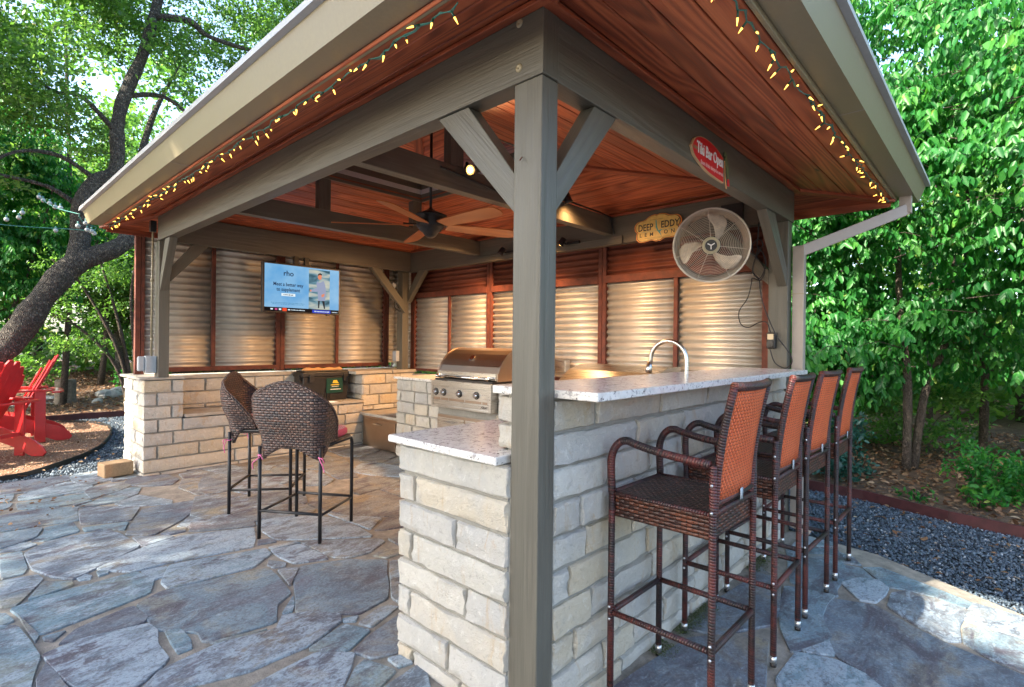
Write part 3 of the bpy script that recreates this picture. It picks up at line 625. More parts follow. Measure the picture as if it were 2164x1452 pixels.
# low wall face towards -X : u runs from y=1.395 to y=2.085
facing(bar, (1.488, 2.085, 0), (0, -1, 0), (-1, 0, 0), .695, .895, -.2, 3,
       joints=[[], [.115], [.40], [.10], [.47], [.085], [.36], [.11, .44], [.3]])
facing(bar, (1.488, 2.085, 0), (1, 0, 0), (0, 1, 0), 2.3, .895, -.15, 31, lo=.3, hi=.6)
facing(bar, (1.60, 1.262, 0), (1, 0, 0), (0, -1, 0), 2.94, 1.155, -.2, 8, lo=.26, hi=.52, joints=[[.29, .86, 1.42, 2.05, 2.5], [.62, 1.12, 1.7, 2.3, 2.62]])
# short stub above the low ledge
facing(bar, (1.598, 1.545, 0), (0, -1, 0), (-1, 0, 0), .15, 1.155, .93, 15, course=.115, joints=[[], []])
mb = MB(); mb.prism([(1.60, 1.06, 1.160), (4.37, 1.06, 1.160), (4.37, 1.53, 1.160), (1.575, 1.567, 1.160), (1.575, 1.395, 1.160), (1.60, 1.395, 1.160)], (0, 0, .033)); mb.build('granite_bar_top', M_['granite'], bar, bevel=.005)
mb = MB(); mb.prism([(1.45, 1.42, .897), (1.60, 1.42, .897), (1.60, 1.52, .897), (3.76, 1.52, .897), (3.76, 2.137, .897), (1.45, 2.137, .897)], (0, 0, .033)); mb.build('granite_ledge', M_['granite'], bar, bevel=.006)

# pillar, bench and corner block of the seating wall
wall = thing('stone_bench_wall', (2.6, 6.5, 0), 'stone seating wall with built in bench ledge and square end pillar under the metal screen', 'stone wall')
mb = MB(); mb.box(1.396, 1.732, 6.268, 7.06, -.05, .955); mb.box(1.732, 4.7, 6.268, 7.0, -.05, .55); mb.box(1.732, 4.7, 6.723, 7.0, .55, .955); mb.box(3.858, 4.7, 6.267, 6.722, -.05, .955)
mb.build('mortar_core', M_['mortar'], wall)
J1 = [[.245], [.115], [.245], [.13]]
facing(wall, (1.388, 6.26, 0), (1, 0, 0), (0, -1, 0), .352, .960, .56, 21, joints=[[.245], [.115], [.245]])
facing(wall, (1.388, 6.26, 0), (1, 0, 0), (0, -1, 0), 2.46, .5595, -.03, 22, joints=[[.125, .345, 1.0, 1.55, 2.1], [.26, .75, 1.3, 1.8, 2.2], [.12, .5, 1.05, 1.5, 2.0], [.86, 1.5, 2.1], [.15, .9, 1.6, 2.2]])
facing(wall, (1.400, 7.07, 0), (0, -1, 0), (-1, 0, 0), .80, .960, -.03, 23, lo=.18, hi=.42)
facing(wall, (1.74, 6.715, 0), (1, 0, 0), (0, -1, 0), 2.11, .93, .59, 24, course=.145, lo=.3, hi=.6)
facing(wall, (3.850, 6.72, 0), (0, -1, 0), (-1, 0, 0), .46, .93, .59, 25)
facing(wall, (3.850, 6.26, 0), (1, 0, 0), (0, -1, 0), .82, .93, .44, 26, course=.14, lo=.2, hi=.42)
facing(wall, (3.850, 6.26, 0), (1, 0, 0), (0, -1, 0), .82, .44, .0, 27)
def slab(poly, z0, h, parent, name='ledge_stone', mat='cap', seed=1):
    rnd = random.Random(seed); q = []
    for i in range(len(poly)):
        a, b = Vector(poly[i]), Vector(poly[(i + 1) % len(poly)]); k = max(1, int((b - a).length / .09))
        for jx in range(k):
            w = a.lerp(b, jx / k); q.append((w.x + rnd.uniform(-.006, .006), w.y + rnd.uniform(-.006, .006), z0))
    mb = MB(); mb.prism(q[::1], (0, 0, h)); return mb.build(name, M_[mat], parent, bevel=.004)
slab([(1.355, 6.235), (1.755, 6.235), (1.755, 7.09), (1.355, 7.09)], .961, .024, wall, 'cap_stone')
xs = [1.76, 2.45, 3.1, 3.72]
for i in range(3): slab([(xs[i], 6.69), (xs[i + 1] - .008, 6.69), (xs[i + 1] - .008, 7.03), (xs[i], 7.03)], .934, .036, wall, 'cap_stone', seed=30 + i)
slab([(3.73, 6.235), (4.30, 6.235), (4.30, 7.03), (3.73, 7.03)], .934, .04, wall, 'cap_stone', seed=40)
slab([(4.31, 6.235), (4.72, 6.235), (4.72, 7.03), (4.31, 7.03)], .934, .04, wall, 'cap_stone', seed=41)
for i, (a, b) in enumerate([(1.75, 2.55), (2.56, 3.2), (3.21, 3.845)]): slab([(a, 6.232), (b, 6.232), (b, 6.70), (a, 6.70)], .560, .032, wall, 'ledge_stone', seed=50 + i)

# grill island along the back
isl = thing('grill_island', (4.2, 3.8, 0), 'low stone grill island with granite worktop against the back metal screen', 'grill island')
mb = MB(); mb.box(3.808, 4.6, 1.55, 5.40, -.15, .915); mb.build('mortar_core', M_['mortar'], isl)
facing(isl, (3.80, 5.412, 0), (0, -1, 0), (-1, 0, 0), 3.25, .918, -.02, 61, holes=[(.77, 1.72, .655, 1.2), (.785, 1.70, -.1, .585)], lo=.2, hi=.36)
facing(isl, (3.80, 5.412, 0), (1, 0, 0), (0, 1, 0), .8, .918, -.02, 62)
mb = MB(); mb.box(3.765, 4.60, 4.64, 5.44, .92, .95); mb.build('granite_worktop', M_['granite'], isl, bevel=.004)
mb = MB(); mb.box(3.765, 4.60, 2.14, 3.685, .92, .95); mb.build('granite_worktop', M_['granite'], isl, bevel=.004)
for i in range(6):
    y0 = 1.7 + i * .66; slab([(4.60, y0), (4.78, y0), (4.78, y0 + .65), (4.60, y0 + .65)], .915, .04, isl, 'ledge_stone', seed=70 + i)
mb = MB(); mb.box(4.61, 4.78, 1.5, 6.2, -.15, .914); mb.build('mortar_core', M_['mortar'], isl)
# stainless drawer unit below the grill
dr = thing('drawer_unit', (3.80, 4.16, .1), 'stainless steel double drawer front set in the stone below the grill', 'drawers')
mb = MB(); mb.box(3.785, 3.84, 3.72, 4.62, .08, .575); mb.build('frame', M_['steeldark'], dr, bevel=.003)
for y0, y1, z0, z1 in ((4.18, 4.59, .34, .545), (3.75, 4.15, .34, .545), (4.18, 4.59, .11, .325), (3.75, 4.15, .11, .325)):
    mb = MB(); mb.box(3.772, 3.784, y0, y1, z0, z1); d = mb.build('drawer_front', M_['steel'], dr, bevel=.002)
    mb = MB(); yc = (y0 + y1) / 2; mb.tube([(3.75, yc - .08, z1 - .04), (3.75, yc + .08, z1 - .04)], .006); mb.tube([(3.772, yc - .07, z1 - .04), (3.75, yc - .07, z1 - .04)], .005); mb.tube([(3.772, yc + .07, z1 - .04), (3.75, yc + .07, z1 - .04)], .005)
    mb.build('handle', M_['chrome'], d)
# cabinet in the niche
cb = thing('storage_cabinet', (3.85, 5.8, 0), 'brown stainless pull out cabinet under a stone ledge in the back corner', 'cabinet')
mb = MB(); mb.box(3.83, 3.87, 5.425, 6.215, 0, .40); mb.build('frame', M_['steeldark'], cb, bevel=.003)
mb = MB(); mb.box(3.816, 3.829, 5.47, 6.17, .03, .36); dd = mb.build('door', M_['steeldark'], cb, bevel=.002)
mb = MB(); mb.tube([(3.79, 5.73, .315), (3.79, 5.91, .315)], .008); mb.tube([(3.816, 5.745, .315), (3.79, 5.745, .315)], .006); mb.tube([(3.816, 5.895, .315), (3.79, 5.895, .315)], .006); mb.build('handle', M_['chrome'], dd)
slab([(3.80, 5.42), (4.7, 5.42), (4.7, 6.245), (3.80, 6.245)], .402, .035, cb, 'ledge_stone', seed=81)
mb = MB(); mb.box(3.88, 4.7, 5.43, 6.24, 0, .398); mb.build('mortar_core', M_['mortar'], cb)

# ---------------------------------------------------------------- pavilion
pav = thing('pavilion', (2.9, 3.75, -.1), 'open timber pavilion with taupe posts and beams and a red cedar hip roof', 'pavilion')
ZB, ZT = 2.361, 2.632
def post(x0, x1, y0, y1, z0, z1):
    mb = MB(); mb.box(x0, x1, y0, y1, z0, z1); return mb.build('post', M_['paint'], pav, bevel=.004)
post(1.502, 1.597, 1.252, 1.39, -.14, ZB - .001)
post(1.502, 1.597, 6.22, 6.36, .985, ZB - .001)
post(4.48, 4.585, 6.27, 6.40, .974, 2.62)
post(4.56, 4.66, 1.255, 1.40, -.14, ZB - .001)
def beam(name, *a, mat='paint'):
    mb = MB(); mb.box(*a); return mb.build(name, M_[mat], pav, bevel=.004)
beam('beam', 1.495, 1.588, 1.243, 6.25, ZB, ZT)
beam('beam', 1.5895, 4.69, 1.248, 1.338, ZB, ZT)
beam('beam', 1.5895, 4.555, 6.19, 6.265, ZB, ZT)
beam('beam', 4.557, 4.648, 1.3395, 6.262, ZB, ZT - .002)
beam('tie_beam', 1.59, 4.556, 2.868, 2.955, 2.455, 2.625)
beam('tie_beam', 1.59, 4.556, 4.776, 4.862, 2.455, 2.625)
for y in (2.872, 4.78):
    for x in (2.45, 3.54):
        beam('king_post', x, x + .12, y, y + .08, 2.626, 2.935 if y < 4 else 2.925)
beam('ledger_board', 4.53, 4.556, 2.744, 4.99, 2.352, 2.432)
def brace(poly, ext):
    mb = MB(); mb.prism(poly, ext); mb.build('brace', M_['paint'], pav, bevel=.003, grain=Vector(poly[1]) - Vector(poly[0]))
brace([(1.508, 1.391, 1.872), (1.508, 1.855, ZB - .002), (1.508, 1.66, ZB - .002), (1.508, 1.391, 2.024)], (.074, 0, 0))
brace([(1.598, 1.258, 1.871), (2.02, 1.258, ZB - .002), (1.85, 1.258, ZB - .002), (1.598, 1.258, 2.02)], (0, .07, 0))
brace([(4.559, 1.262, 1.84), (4.05, 1.262, ZB - .002), (4.25, 1.262, ZB - .002), (4.559, 1.262, 1.98)], (0, .07, 0))
brace([(1.51, 6.219, 1.86), (1.51, 5.90, ZB - .002), (1.51, 6.06, ZB - .002), (1.51, 6.219, 2.0)], (.07, 0, 0))
brace([(1.598, 6.20, 1.955), (1.95, 6.20, ZB - .002), (1.80, 6.20, ZB - .002), (1.598, 6.20, 2.09)], (0, .06, 0))
brace([(4.479, 6.195, 1.77), (3.92, 6.195, ZB - .002), (4.06, 6.195, ZB - .002), (4.479, 6.195, 1.91)], (0, .065, 0))
brace([(4.56, 6.269, 1.93), (4.56, 5.87, ZB - .002), (4.56, 6.03, ZB - .002), (4.56, 6.269, 2.06)], (.07, 0, 0))
brace([(4.563, 1.401, 1.86), (4.563, 1.90, ZB - .002), (4.563, 1.75, ZB - .002), (4.563, 1.401, 1.98)], (.07, 0, 0))
# carriage bolts at the near corner, straps at the back post
for p in ((1.494, 1.36, 2.585), (1.494, 1.36, 2.415)):
    mb = MB(); mb.lathe([(0, 0), (.008, .006), (.015, .004), (.017, 0)][::-1], p, (-1, 0, 0), 12); mb.build('bolt', M_['gutter'], pav, smooth=True)
for y, z in ((1.30, 1.915), (1.33, 2.30), (1.30, 1.6)):
    pass
mb = MB(); mb.beam((1.500, 1.345, 2.075), (1.478, 1.338, 2.055), .003, .003); mb.build('nail', M_['rust'], pav)
mb = MB(); mb.box(4.476, 4.4795, 6.29, 6.33, 2.10, 2.60); mb.build('strap', M_['paint'], pav)

A0 = [(1.5, 1.25), (4.69, 1.25), (4.69, 6.25), (1.5, 6.25)]                 # beam line
B0 = [(2.457, 2.865), (3.64, 2.865), (3.64, 4.77), (2.457, 4.77)]           # roof opening
ZO = 2.933
def rp(i, t, dz=0):       # t<0 outward of the beam line, t=1 at the opening
    i %= 4; a, b = Vector(A0[i]), Vector(B0[i]); p = a.lerp(b, t); return Vector((p.x, p.y, ZT + .002 + (ZO - ZT) * t + dz))
T0 = -.372
for s_ in range(4):
    a0, a1 = rp(s_, 0), rp(s_, 1); e0, e1 = rp(s_ + 1, 0), rp(s_ + 1, 1)
    ed = (e0 - a0).normalized(); across = (a1 - a0) - ed * (a1 - a0).dot(ed); Lt = across.length
    step = .142 / Lt; nrmv = ed.cross(across).normalized(); nrmv = nrmv if nrmv.z > 0 else -nrmv
    t = T0
    while t < .999:
        t1 = min(t + step, 1.0); g = .0035 / Lt
        q = [rp(s_, t + g), rp(s_ + 1, t + g), rp(s_ + 1, t1 - g), rp(s_, t1 - g)]
        # keep planks of neighbouring slopes clear of each other at the hip
        q[0] += ed * .004; q[3] += ed * .004; q[1] -= ed * .004; q[2] -= ed * .004
        mb = MB(); mb.prism(q, nrmv * .016); mb.build('ceiling_plank', M_['cedar'], pav, grain=ed, bevel=.003, seg=1)
        t = t1
    mb = MB(); mb.prism([rp(s_, T0, .02), rp(s_ + 1, T0, .02), rp(s_ + 1, 1, .02), rp(s_, 1, .02)], (0, 0, .012)); mb.build('roof_underlay', M_['trimcedar'], pav, grain=ed)
    mb = MB(); mb.prism([rp(s_, -.43, .085), rp(s_ + 1, -.43, .085), rp(s_ + 1, 1, .075), rp(s_, 1, .075)], (0, 0, .05)); mb.build('roof', M_['gutterlip'], pav)
    # hip trim board
    h0, h1 = rp(s_, T0, -.014), rp(s_, .985, -.014)
    hz = Vector((0, 0, 1)); mb = MB(); mb.beam(h0, h1, .085, .022); mb.build('hip_trim', M_['trimcedar'], pav, bevel=.002, grain=h1 - h0)
# outer trim where soffit meets beams
beam('soffit_trim', 1.455, 1.493, 1.20, 6.3, 2.597, 2.617, mat='trimcedar')
beam('soffit_trim', 1.455, 4.73, 1.20, 1.2455, 2.599, 2.6185, mat='trimcedar')
beam('soffit_trim', 4.525, 4.556, 1.36, 6.15, 2.628, 2.648, mat='trimcedar')
# fascia and gutters
beam('fascia', 1.152, 1.17, .63, 6.9, 2.525, 2.70, mat='gutter')
beam('fascia', 1.152, 5.16, .628, .646, 2.52, 2.70, mat='gutter')
beam('fascia', 5.08, 5.10, .66, 6.8, 2.47, 2.66, mat='trimcedar')
beam('fascia', 1.17, 5.08, 6.78, 6.8, 2.47, 2.66, mat='trimcedar')
def gutter(prof, axis, a, b, name='gutter', mat='gutter'):
    mb = MB(); n = len(prof); vs = []
    for e in (a, b):
        for p, z in prof: vs.append((p, e, z) if axis == 'y' else (e, p, z))
    fs = [(i, (i + 1) % n, n + (i + 1) % n, n + i) for i in range(n)] + [tuple(range(n)), tuple(range(2 * n - 1, n - 1, -1))]
    mb.add(vs, fs); return mb.build(name, M_[mat], pav, grain=(0, 1, 0) if axis == 'y' else (1, 0, 0))
gutter([(1.150, 2.543), (1.035, 2.543), (.992, 2.665), (1.150, 2.690)], 'y', .44, 6.885)
gutter([(.626, 2.543), (.514, 2.543), (.471, 2.665), (.626, 2.690)], 'x', .96, 5.40)
gutter([(1.0, 2.666), (.962, 2.666), (.966, 2.702), (1.0, 2.705)], 'y', .44, 6.90, 'drip_edge', 'gutterlip')
gutter([(.479, 2.666), (.441, 2.666), (.445, 2.702), (.479, 2.705)], 'x', .94, 5.42, 'drip_edge', 'gutterlip')
# downspout
mb = MB(); mb.box(5.10, 5.16, .53, .61, 2.41, 2.60); mb.beam((5.13, .57, 2.44), (4.665, 1.20, 2.12), .065, .085); mb.box(4.632, 4.70, 1.158, 1.243, -.08, 2.165); mb.beam((4.665, 1.2, -.05), (4.71, 1.12, -.11), .06, .08)
ds = mb.build('downspout', M_['downspout'], pav, bevel=.005)
for a_ in ((1.033, 1.152, 4.05, 4.058, 2.5415, 2.5429), (1.033, 1.152, 6.2, 6.208, 2.5415, 2.5429), (3.1, 3.108, .512, .627, 2.5415, 2.5429)):
    mb = MB(); mb.box(*a_); mb.build('gutter_seam', M_['downspout'], pav)
mb = MB(); mb.box(4.629, 4.703, 1.155, 1.246, 1.78, 1.786); mb.build('seam', M_['gutter'], ds)
# cupola
for z0, z1 in ((2.925, 3.04), (3.043, 3.15)):
    beam('siding_board', 2.437, 3.66, 4.772, 4.79, z0, z1); beam('siding_board', 2.437, 3.66, 2.845, 2.863, z0, z1)
    beam('siding_board', 3.642, 3.66, 2.865, 4.77, z0, z1); beam('siding_board', 2.437, 2.455, 2.865, 4.77, z0, z1)
for x, y in ((2.43, 2.84), (3.6, 2.84), (2.43, 4.73), (3.6, 4.73)): beam('cupola_post', x, x + .06, y, y + .06, 3.14, 3.22)
c4 = [Vector((2.25, 2.65, 3.16)), Vector((3.85, 2.65, 3.16)), Vector((3.85, 4.98, 3.16)), Vector((2.25, 4.98, 3.16))]
r0, r1 = Vector((3.05, 3.5, 3.47)), Vector((3.05, 4.1, 3.47))
for q in ([c4[0], c4[1], r0], [c4[1], c4[2], r1, r0], [c4[2], c4[3], r1], [c4[3], c4[0], r0, r1]):
    # planks on each cupola slope
    e = (q[1] - q[0]); top = q[2:] ; n_ = 8
    ta, tb = (q[-1], q[2]) if len(q) == 4 else (q[2], q[2])
    for k in range(n_):
        a, b = k / n_, (k + 1) / n_ - .006
        P0, P1 = q[0].lerp(ta, a), q[1].lerp(tb, a); P2, P3 = q[1].lerp(tb, b), q[0].lerp(ta, b)
        if (P2 - P3).length < .02: pl = [P0, P1, P2]
        else: pl = [P0, P1, P2, P3]
        mb = MB(); mb.prism(pl, (0, 0, .016)); mb.build('ceiling_plank', M_['cedar'], pav, grain=e)
    mb = MB(); mb.prism([p + Vector((0, 0, .03)) for p in q], (0, 0, .04)); mb.build('roof', M_['gutterlip'], pav)
for c in c4: 
    r_ = r0 if c.y < 3.8 else r1; mb = MB(); mb.beam(c - Vector((0, 0, .012)), r_ - Vector((0, 0, .012)), .09, .02); mb.build('hip_trim', M_['trimcedar'], pav, grain=r_ - c)

# ---------------------------------------------------------------- corrugated metal screens
def corr_panel(parent, axis, a, b, z0, z1, c, mat, pitch=.073, amp=.0135, sgn=-1):
    n = int((z1 - z0) / pitch * 10); vs = []
    for i in range(n + 1):
        z = z0 + (z1 - z0) * i / n; off = c + sgn * amp * math.sin(2 * math.pi * z / pitch)
        for e in (a, (a + b) / 2, b): vs.append((e, off, z) if axis == 'x' else (off, e, z))
    fs = [(i * 3 + k, i * 3 + k + 1, (i + 1) * 3 + k + 1, (i + 1) * 3 + k) for i in range(n) for k in range(2)]
    mb = MB(); mb.add(vs, fs); o = mb.build('corrugated_panel', M_[mat], parent, smooth=True); 
    sm = o.modifiers.new('sheet', 'SOLIDIFY'); sm.thickness = .0015; return o
scl = thing('metal_screen', (3.0, 6.82, 1.0), 'galvanised corrugated metal screen in a rusty frame behind the television', 'metal screen')
def tubebar(parent, name, *a, mat='rust'):
    mb = MB(); mb.box(*a); return mb.build(name, M_[mat], parent, bevel=.003)
for x0, x1 in ((1.428, 1.475), (1.480, 1.512), (2.93, 2.978), (2.982, 3.036), (4.53, 4.572), (4.576, 4.616)): tubebar(scl, 'frame_post', x0, x1, 6.80, 6.86, .99, 2.62)
for x0, x1 in ((2.173, 2.215), (3.75, 3.79)): tubebar(scl, 'mullion', x0, x1, 6.795, 6.825, 1.06, 2.60)
for a, b in ((1.512, 2.93), (3.036, 4.53)):
    tubebar(scl, 'bottom_rail', a, b, 6.79, 6.84, 1.008, 1.058); tubebar(scl, 'top_rail', a, b, 6.80, 6.85, 2.56, 2.60)
for a, b in ((1.47, 2.20), (2.19, 2.99), (2.98, 3.775), (3.765, 4.58)): corr_panel(scl, 'x', a, b, 1.055, 2.56, 6.838 + .002 * (a > 2 and a < 3) + .002 * (a > 3.2), 'galv')
corr_panel(scl, 'x', 4.57, 4.80, 1.055, 2.56, 6.845, 'galv')
scb = thing('metal_screen', (4.74, 3.9, .95), 'corrugated metal screen behind the grill with silver lower and rust red upper panels', 'metal screen')
tb = [(6.28, 6.325), (6.33, 6.375), (4.70, 4.745), (4.75, 4.795), (3.03, 3.075), (3.08, 3.125), (1.43, 1.49)]
for y0, y1 in tb: tubebar(scb, 'frame_post', 4.70, 4.75, y0, y1, .95, 2.50)
for y0, y1 in ((5.50, 5.54), (3.90, 3.94), (2.24, 2.28)): tubebar(scb, 'mullion', 4.695, 4.725, y0, y1, .99, 2.0)
seg_ = [(4.795, 6.28), (3.125, 4.70), (1.49, 3.03)]
for a, b in seg_:
    tubebar(scb, 'bottom_rail', 4.70, 4.75, a, b, .956, .99); tubebar(scb, 'middle_rail', 4.69, 4.745, a, b, 2.0, 2.075)
    m_ = [y for y in (5.50, 3.90, 2.24) if a < y < b][0]
    corr_panel(scb, 'y', a - .04, m_ + .03, .985, 2.03, 4.737, 'galv', pitch=.070); corr_panel(scb, 'y', m_ + .01, b + .04, .985, 2.03, 4.735, 'galv', pitch=.070)
    corr_panel(scb, 'y', a - .04, b + .04, 2.035, 2.55, 4.736, 'rustcorr', pitch=.066)
corr_panel(scb, 'y', 6.35, 6.86, .985, 2.5, 4.74, 'galv', pitch=.070)
# ---------------------------------------------------------------- grill and hood
def text(s, size, loc, rot, mat, parent, ext=.0006, align='CENTER', sx=1, shear=0, name='lettering'):
    cu = bpy.data.curves.new(name, 'FONT'); cu.body = s; cu.size = size; cu.extrude = ext; cu.align_x = align; cu.align_y = 'CENTER'; cu.shear = shear; cu.offset = size * .016; cu.resolution_u = 3
    cu.materials.append(mat); tmp = bpy.data.objects.new('tmp', cu); COL.objects.link(tmp); dg = bpy.context.evaluated_depsgraph_get()
    me = bpy.data.meshes.new_from_object(tmp.evaluated_get(dg), depsgraph=dg); me.name = name; bpy.data.objects.remove(tmp); bpy.data.curves.remove(cu)
    if not me.materials: me.materials.append(mat)
    o = link(name, me, parent); o.location = Vector(loc) + o.location; o.rotation_euler = rot; o.scale = (sx, 1, 1); return o
gr = thing('gas_grill', (4.0, 4.16, .67), 'built in stainless gas grill with dark curved lid and four chrome knobs', 'grill')
mb = MB(); mb.box(3.715, 4.45, 3.70, 4.63, .665, .955); mb.build('body', M_['steel'], gr, bevel=.004)
mb = MB(); mb.box(3.700, 3.7145, 3.70, 4.63, .892, .955); mb.box(3.700, 3.7145, 3.70, 3.735, .668, .892); mb.box(3.700, 3.7145, 4.60, 4.63, .668, .892); mb.box(3.700, 3.7145, 3.735, 4.60, .668, .688)
mb.build('panel_frame', M_['steel'], gr, bevel=.002)
mb = MB(); mb.box(3.704, 3.7146, 3.74, 4.595, .742, .888); cp = mb.build('control_panel', M_['steel'], gr, bevel=.002)
mb = MB(); mb.box(3.702, 3.7146, 3.74, 4.595, .700, .737); dt = mb.build('drip_tray', M_['steel'], gr, bevel=.002)
for y0, y1 in ((3.75, 3.82), (3.835, 4.075), (4.09, 4.33), (4.345, 4.46), (4.475, 4.585)):
    mb = MB(); mb.box(3.7015, 3.7038, y0, y1, .748, .774); mb.build('badge_strip', M_['steeldark'], gr)
for y in (4.547, 4.418, 4.166, 3.907):
    mb = MB(); mb.lathe([(.040, 0), (.040, .005), (.030, .008)], (3.7035, y, .832), (-1, 0, 0), 20); k = mb.build('knob', M_['plastic'], gr, smooth=False)
    mb = MB(); mb.lathe([(.026, .006), (.027, .03), (.022, .037), (0.001, .038)], (3.7035, y, .832), (-1, 0, 0), 20); mb.box(3.66, 3.668, y - .006, y + .006, .81, .856); mb.build('knob_cap', M_['chrome'], k, smooth=False)
hp = [(3.80, 1.055), (3.825, 1.12), (3.87, 1.185), (3.93, 1.245), (4.0, 1.285), (4.08, 1.305), (4.17, 1.31), (4.26, 1.295), (4.31, 1.24), (4.33, 1.1), (4.33, .985), (3.80, .985)]
mb = MB(); mb.prism([(x, 3.71, z) for x, z in hp], (0, .90, 0)); hood = mb.build('lid', M_['steeldark'], gr, bevel=.003)
hp2 = [(3.785, .978), (3.785, 1.062)] + [(x - .004, z + .004) for x, z in hp[:10]] + [(4.335, .978)]
for yy in (3.690, 4.611): mb = MB(); mb.prism([(x, yy, z) for x, z in hp2], (0, .019, 0)); mb.build('lid_side', M_['steeldark'], gr, bevel=.002)
mb = MB(); mb.box(3.775, 3.7995, 3.71, 4.61, .985, 1.058); mb.build('lid_band', M_['steel'], gr, bevel=.003)
mb = MB(); mb.tube([(3.715, 3.75, 1.005), (3.715, 4.57, 1.005)], .0125, 12)
for y in (3.77, 4.55): mb.tube([(3.775, y, 1.01), (3.71, y, 1.005)], [.02, .017], 12); mb.ball((3.715, y + (.0 if y < 4 else 0), 1.005), .021, 12, 8)
mb.build('handle', M_['chrome'], gr, smooth=True)
mb = MB(); mb.lathe([(.036, 0), (.036, .008), (.028, .012), (.001, .013)], (3.884, 4.17, 1.202), (-.72, 0, .69), 20); mb.build('thermometer', M_['chrome'], gr)
mb = MB(); mb.box(3.74, 4.45, 3.72, 4.61, .9555, .975); mb.build('fire_box', M_['plastic'], gr)
text('Alturi', .038, (3.7012, 3.80, .718), (R(90), 0, R(-90)), M_['plastic'], gr, shear=.4)

sb = thing('side_burner', (4.1, 2.5, .95), 'low stainless side burner cover with sloping lid beyond the bar top', 'burner')
mb = MB(); mb.prism([(3.84, 2.07, .952), (3.84, 2.07, 1.02), (4.02, 2.07, 1.13), (4.2, 2.07, 1.175), (4.42, 2.07, 1.175), (4.42, 2.07, .952)], (0, .92, 0)); mb.build('lid', M_['steel'], sb, bevel=.004)
mb = MB(); mb.tube([(3.80, 2.2, 1.0), (3.80, 2.86, 1.0)], .010); mb.tube([(3.84, 2.25, 1.0), (3.80, 2.25, 1.0)], .008); mb.tube([(3.84, 2.81, 1.0), (3.80, 2.81, 1.0)], .008); mb.build('handle', M_['chrome'], sb, smooth=True)
ob = thing('outlet_box', (4.66, 3.52, 1.1), 'small grey steel outlet box on the back screen right of the near post', 'outlet')
mb = MB(); mb.box(4.60, 4.69, 3.47, 3.62, 1.06, 1.19); mb.build('box', M_['steel'], ob, bevel=.004)

# sink faucet
fa = thing('faucet', (3.5, 1.6, .93), 'tall brushed steel gooseneck faucet rising behind the bar top', 'faucet')
fx = 3.50; pts = [(fx, 1.60, .935), (fx, 1.60, 1.10), (fx, 1.60, 1.26)]
for k in range(1, 13):
    a = math.pi * k / 12; pts.append((fx, 1.735 - .135 * math.cos(a), 1.26 + .135 * math.sin(a)))
pts += [(fx, 1.878, 1.20)]
mb = MB(); mb.tube(pts, .0155, 14); mb.build('neck', M_['steel'], fa, smooth=True)
mb = MB(); mb.tube([(fx, 1.876, 1.245), (fx, 1.884, 1.19), (fx, 1.888, 1.165)], [.017, .024, .025], 14); mb.build('spray_head', M_['steel'], fa, smooth=True)
mb = MB(); mb.lathe([(.032, 0), (.032, .01), (.022, .02), (.022, .07)], (fx, 1.60, .931), seg=18); mb.build('base', M_['steel'], fa, smooth=True)
mb = MB(); mb.tube([(fx, 1.6, .99), (fx + .06, 1.6, 1.0), (fx + .1, 1.6, 1.03)], .008); mb.build('lever', M_['steel'], fa, smooth=True)
sk = thing('bar_sink', (3.5, 1.85, .93), 'stainless sink basin let into the lower granite ledge', 'sink')
mb = MB(); mb.box(3.28, 3.72, 1.66, 1.68, .9305, .936); mb.box(3.28, 3.72, 2.04, 2.06, .9305, .936); mb.box(3.28, 3.30, 1.68, 2.04, .9305, .936); mb.box(3.70, 3.72, 1.68, 2.04, .9305, .936); mb.build('rim', M_['steel'], sk)
mb = MB(); mb.box(3.30, 3.70, 1.68, 2.04, .9303, .9312); mb.build('basin', M_['steeldark'], sk)

# ---------------------------------------------------------------- television
tv = thing('television', (2.95, 6.2, 1.98), 'flat screen television showing a pale blue advert with a man in a grey shirt', 'television')
tx0, tx1, tz0, tz1, ty = 2.474, 3.428, 1.692, 2.266, 6.12
mb = MB(); mb.box(tx0, tx1, ty, ty + .045, tz0, tz1); mb.build('bezel', M_['plastic'], tv, bevel=.005)
mb = MB(); mb.box(2.86, 2.91, ty + .046, ty + .09, 1.95, 2.37); mb.box(2.99, 3.04, ty + .046, ty + .09, 1.95, 2.37); mb.build('mount', M_['black'], tv)
mb = MB(); mb.box(3.25, 3.29, ty, ty + .03, 1.677, 1.693); mb.build('sensor', M_['plastic'], tv)
def emis(name, col, st=1.0):
    m, t, b, o = new_mat(name); b.inputs['Base Color'].default_value = (0, 0, 0, 1); b.inputs['Roughness'].default_value = .6; b.inputs['Specular IOR Level'].default_value = .05
    b.inputs['Emission Color'].default_value = (*col, 1); b.inputs['Emission Strength'].default_value = st; return m
def screen_mat():
    m, t, b, o = new_mat('screen_blue'); v = coords(t, 'Object'); n = noise(t, v, 5, 3, .5)
    c = ramp(t, n, [(.3, (.12, .36, .66)), (.7, (.27, .51, .74))]); t.links.new(c, b.inputs['Emission Color']); b.inputs['Base Color'].default_value = (.01, .01, .01, 1)
    b.inputs['Emission Strength'].default_value = TVS; b.inputs['Roughness'].default_value = .6; b.inputs['Specular IOR Level'].default_value = .08; return m
TVS = .19
sy = ty - .001
mb = MB(); mb.box(tx0 + .022, tx1 - .02, sy - .001, sy, tz0 + .06, tz1 - .02); mb.build('screen', screen_mat(), tv)
E1 = lambda n, c, s=TVS: emis(n, c, s)
navy = E1('screen_navy', (.02, .035, .08)); wht = E1('screen_white', (.75, .85, .9)); tick = E1('screen_black', (.004, .004, .006)); redm = E1('screen_red', (.85, .08, .03)); blu = E1('screen_royal', (.03, .06, .5))
